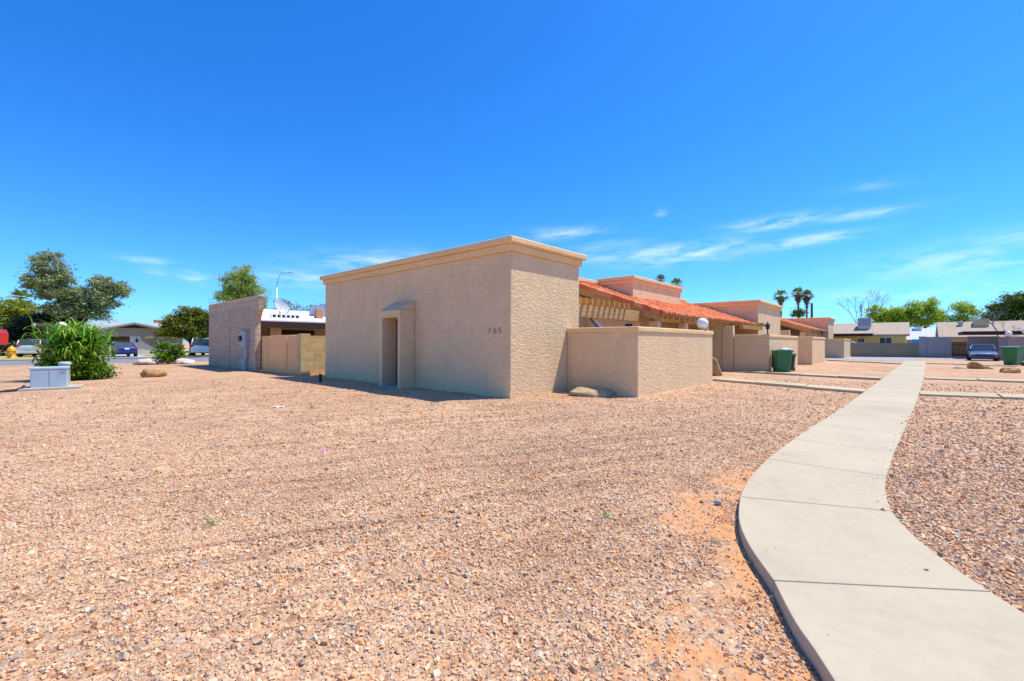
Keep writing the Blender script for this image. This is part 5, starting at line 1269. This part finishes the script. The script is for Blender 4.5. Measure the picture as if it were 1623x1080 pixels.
tree('mesquite_tree', 'bright green spreading tree directly above the pale grey roof', 'tree', (1.3, 96, 0), (1.3, 96, 3.6), 0.27, [(0.6, 96, 7.2, 1.6, 1.5, 1.2), (2.3, 96, 7.3, 1.4, 1.3, 1.3), (1.2, 95.5, 5.4, 2.2, 1.7, 1.2), (3.1, 96, 5.6, 1.2, 1.2, 1.1), (-0.4, 96, 6.0, 1.2, 1.2, 1.0)], L_MES, 55, 6.0, 0.36, 0.34, 0.12, group=MG)
tree('mesquite_tree', 'bright green airy tree above the roof vent of the tan house', 'tree', (5.6, 96, 0), (5.6, 96, 3.6), 0.25, [(5.6, 96, 7.0, 1.5, 1.3, 1.0), (6.5, 96, 6.4, 1.1, 1.0, 0.9), (4.6, 96, 4.9, 1.4, 1.2, 0.8), (5.9, 96, 5.2, 1.4, 1.2, 0.8)], L_MES, 50, 5.5, 0.34, 0.32, 0.12, group=MG)
tree('dark_tree', 'dark green dense tree at the right picture edge', 'tree', (9.4, 82, 0), (9.4, 82, 3.2), 0.3, [(9.2, 82, 6.5, 1.6, 1.4, 1.2), (10.6, 82, 6.3, 1.8, 1.4, 1.5), (8.0, 82, 5.6, 1.2, 1.1, 0.9), (9.6, 81.6, 4.8, 2.2, 1.5, 1.0), (7.4, 82, 4.7, 1.0, 0.9, 0.7)], L_DARK, 60, 7.5, 0.34, 0.28, 0.13, hollow=0.25)
def bare(label, base, h, spread, n, mat, rr=0.1):
    t = thing('bare_tree', label, 'tree', base); m = MB(); tw = MB(); b = Vector(base)
    def grow(p, d, L, r, depth):
        q = p + d * L; m.tube([p, (p + q) / 2 + Vector((random.uniform(-1, 1), random.uniform(-1, 1), random.uniform(-1, 1))) * L * 0.07, q], [r, r * .8, r * .62], 5)
        if depth == 0: return
        for _ in range(random.choice((2, 3, 3))):
            nd = (d + Vector((random.uniform(-1, 1), random.uniform(-.6, .6), random.uniform(-.5, .8))) * spread).normalized(); grow(q, nd, L * random.uniform(.6, .85), r * .6, depth - 1)
    grow(b, Vector((0.02, 0, 1)), h * 0.36, rr, n); m.build('trunk', mat, t)
bare('dark leafless tree standing behind the rooftop air conditioner', (-6.1, 90, 0), 7.6, 0.42, 6, BARK, 0.13)
bare('pale leafless tree in front of the tan roof, over the carport', (6.6, 69.5, 0), 4.2, 0.95, 6, BARK_PALE, 0.10)

# ------------------------------------------------------------------ small things on the gravel
def weed(label, x, y, s, n=24):
    t = thing('weed', label, 'weed', (x, y, 0), 'small green weeds in the gravel'); z = float(ground_z(np.array(x), np.array(y)))
    C = np.stack([x + RNG.normal(0, s * .5, n), y + RNG.normal(0, s * .5, n), z + np.abs(RNG.normal(0.025, 0.018, n)) + 0.012], 1); leaves('foliage', C, L_WEED, t, s * .5, s * .2, up=1.2)
weed('bright green weed out in the gravel before the hooded doorway', -10.05, 4.42, 0.13)
weed('small green weed close to the building shadow corner', -8.75, 6.05, 0.09)
weed('green weed sprig in the thin gravel left of the path bend', -1.95, 3.35, 0.07)
weed('pale green weed sprig in the left foreground gravel', -4.25, 1.05, 0.08)
def scrap(name, label, cat, x, y, sx, sy, rz, mat):
    z = float(ground_z(np.array(x), np.array(y))) + 0.022; m = MB(); vs = []; n = 5
    for i in range(n):
        for j in range(n):
            u, v = (i / (n - 1) - .5) * sx, (j / (n - 1) - .5) * sy
            vs.append((x + u * math.cos(rz) - v * math.sin(rz), y + u * math.sin(rz) + v * math.cos(rz), z + 0.012 * math.sin(i * 2.1 + j * 1.3)))
    m.add(vs, [(i * n + j, (i + 1) * n + j, (i + 1) * n + j + 1, i * n + j + 1) for i in range(n - 1) for j in range(n - 1)]); o = m.build(name, mat)
    so_ = o.modifiers.new('solid', 'SOLIDIFY'); so_.thickness = 0.003; tag(o, label, cat)
scrap('paper_scrap', 'small pink paper scrap lying on the gravel', 'litter', -6.0, 2.78, 0.06, 0.06, 0.4, PINKP)
scrap('paper_scrap', 'flat white scrap lying on the gravel', 'litter', -10.6, 3.9, 0.22, 0.10, 0.7, WHITE)
rock('loose_stone', 'grey fist-sized stone beside the path bend', (-1.34, 4.35, 0.02), (0.035, 0.03, 0.026), GREYM, 51)
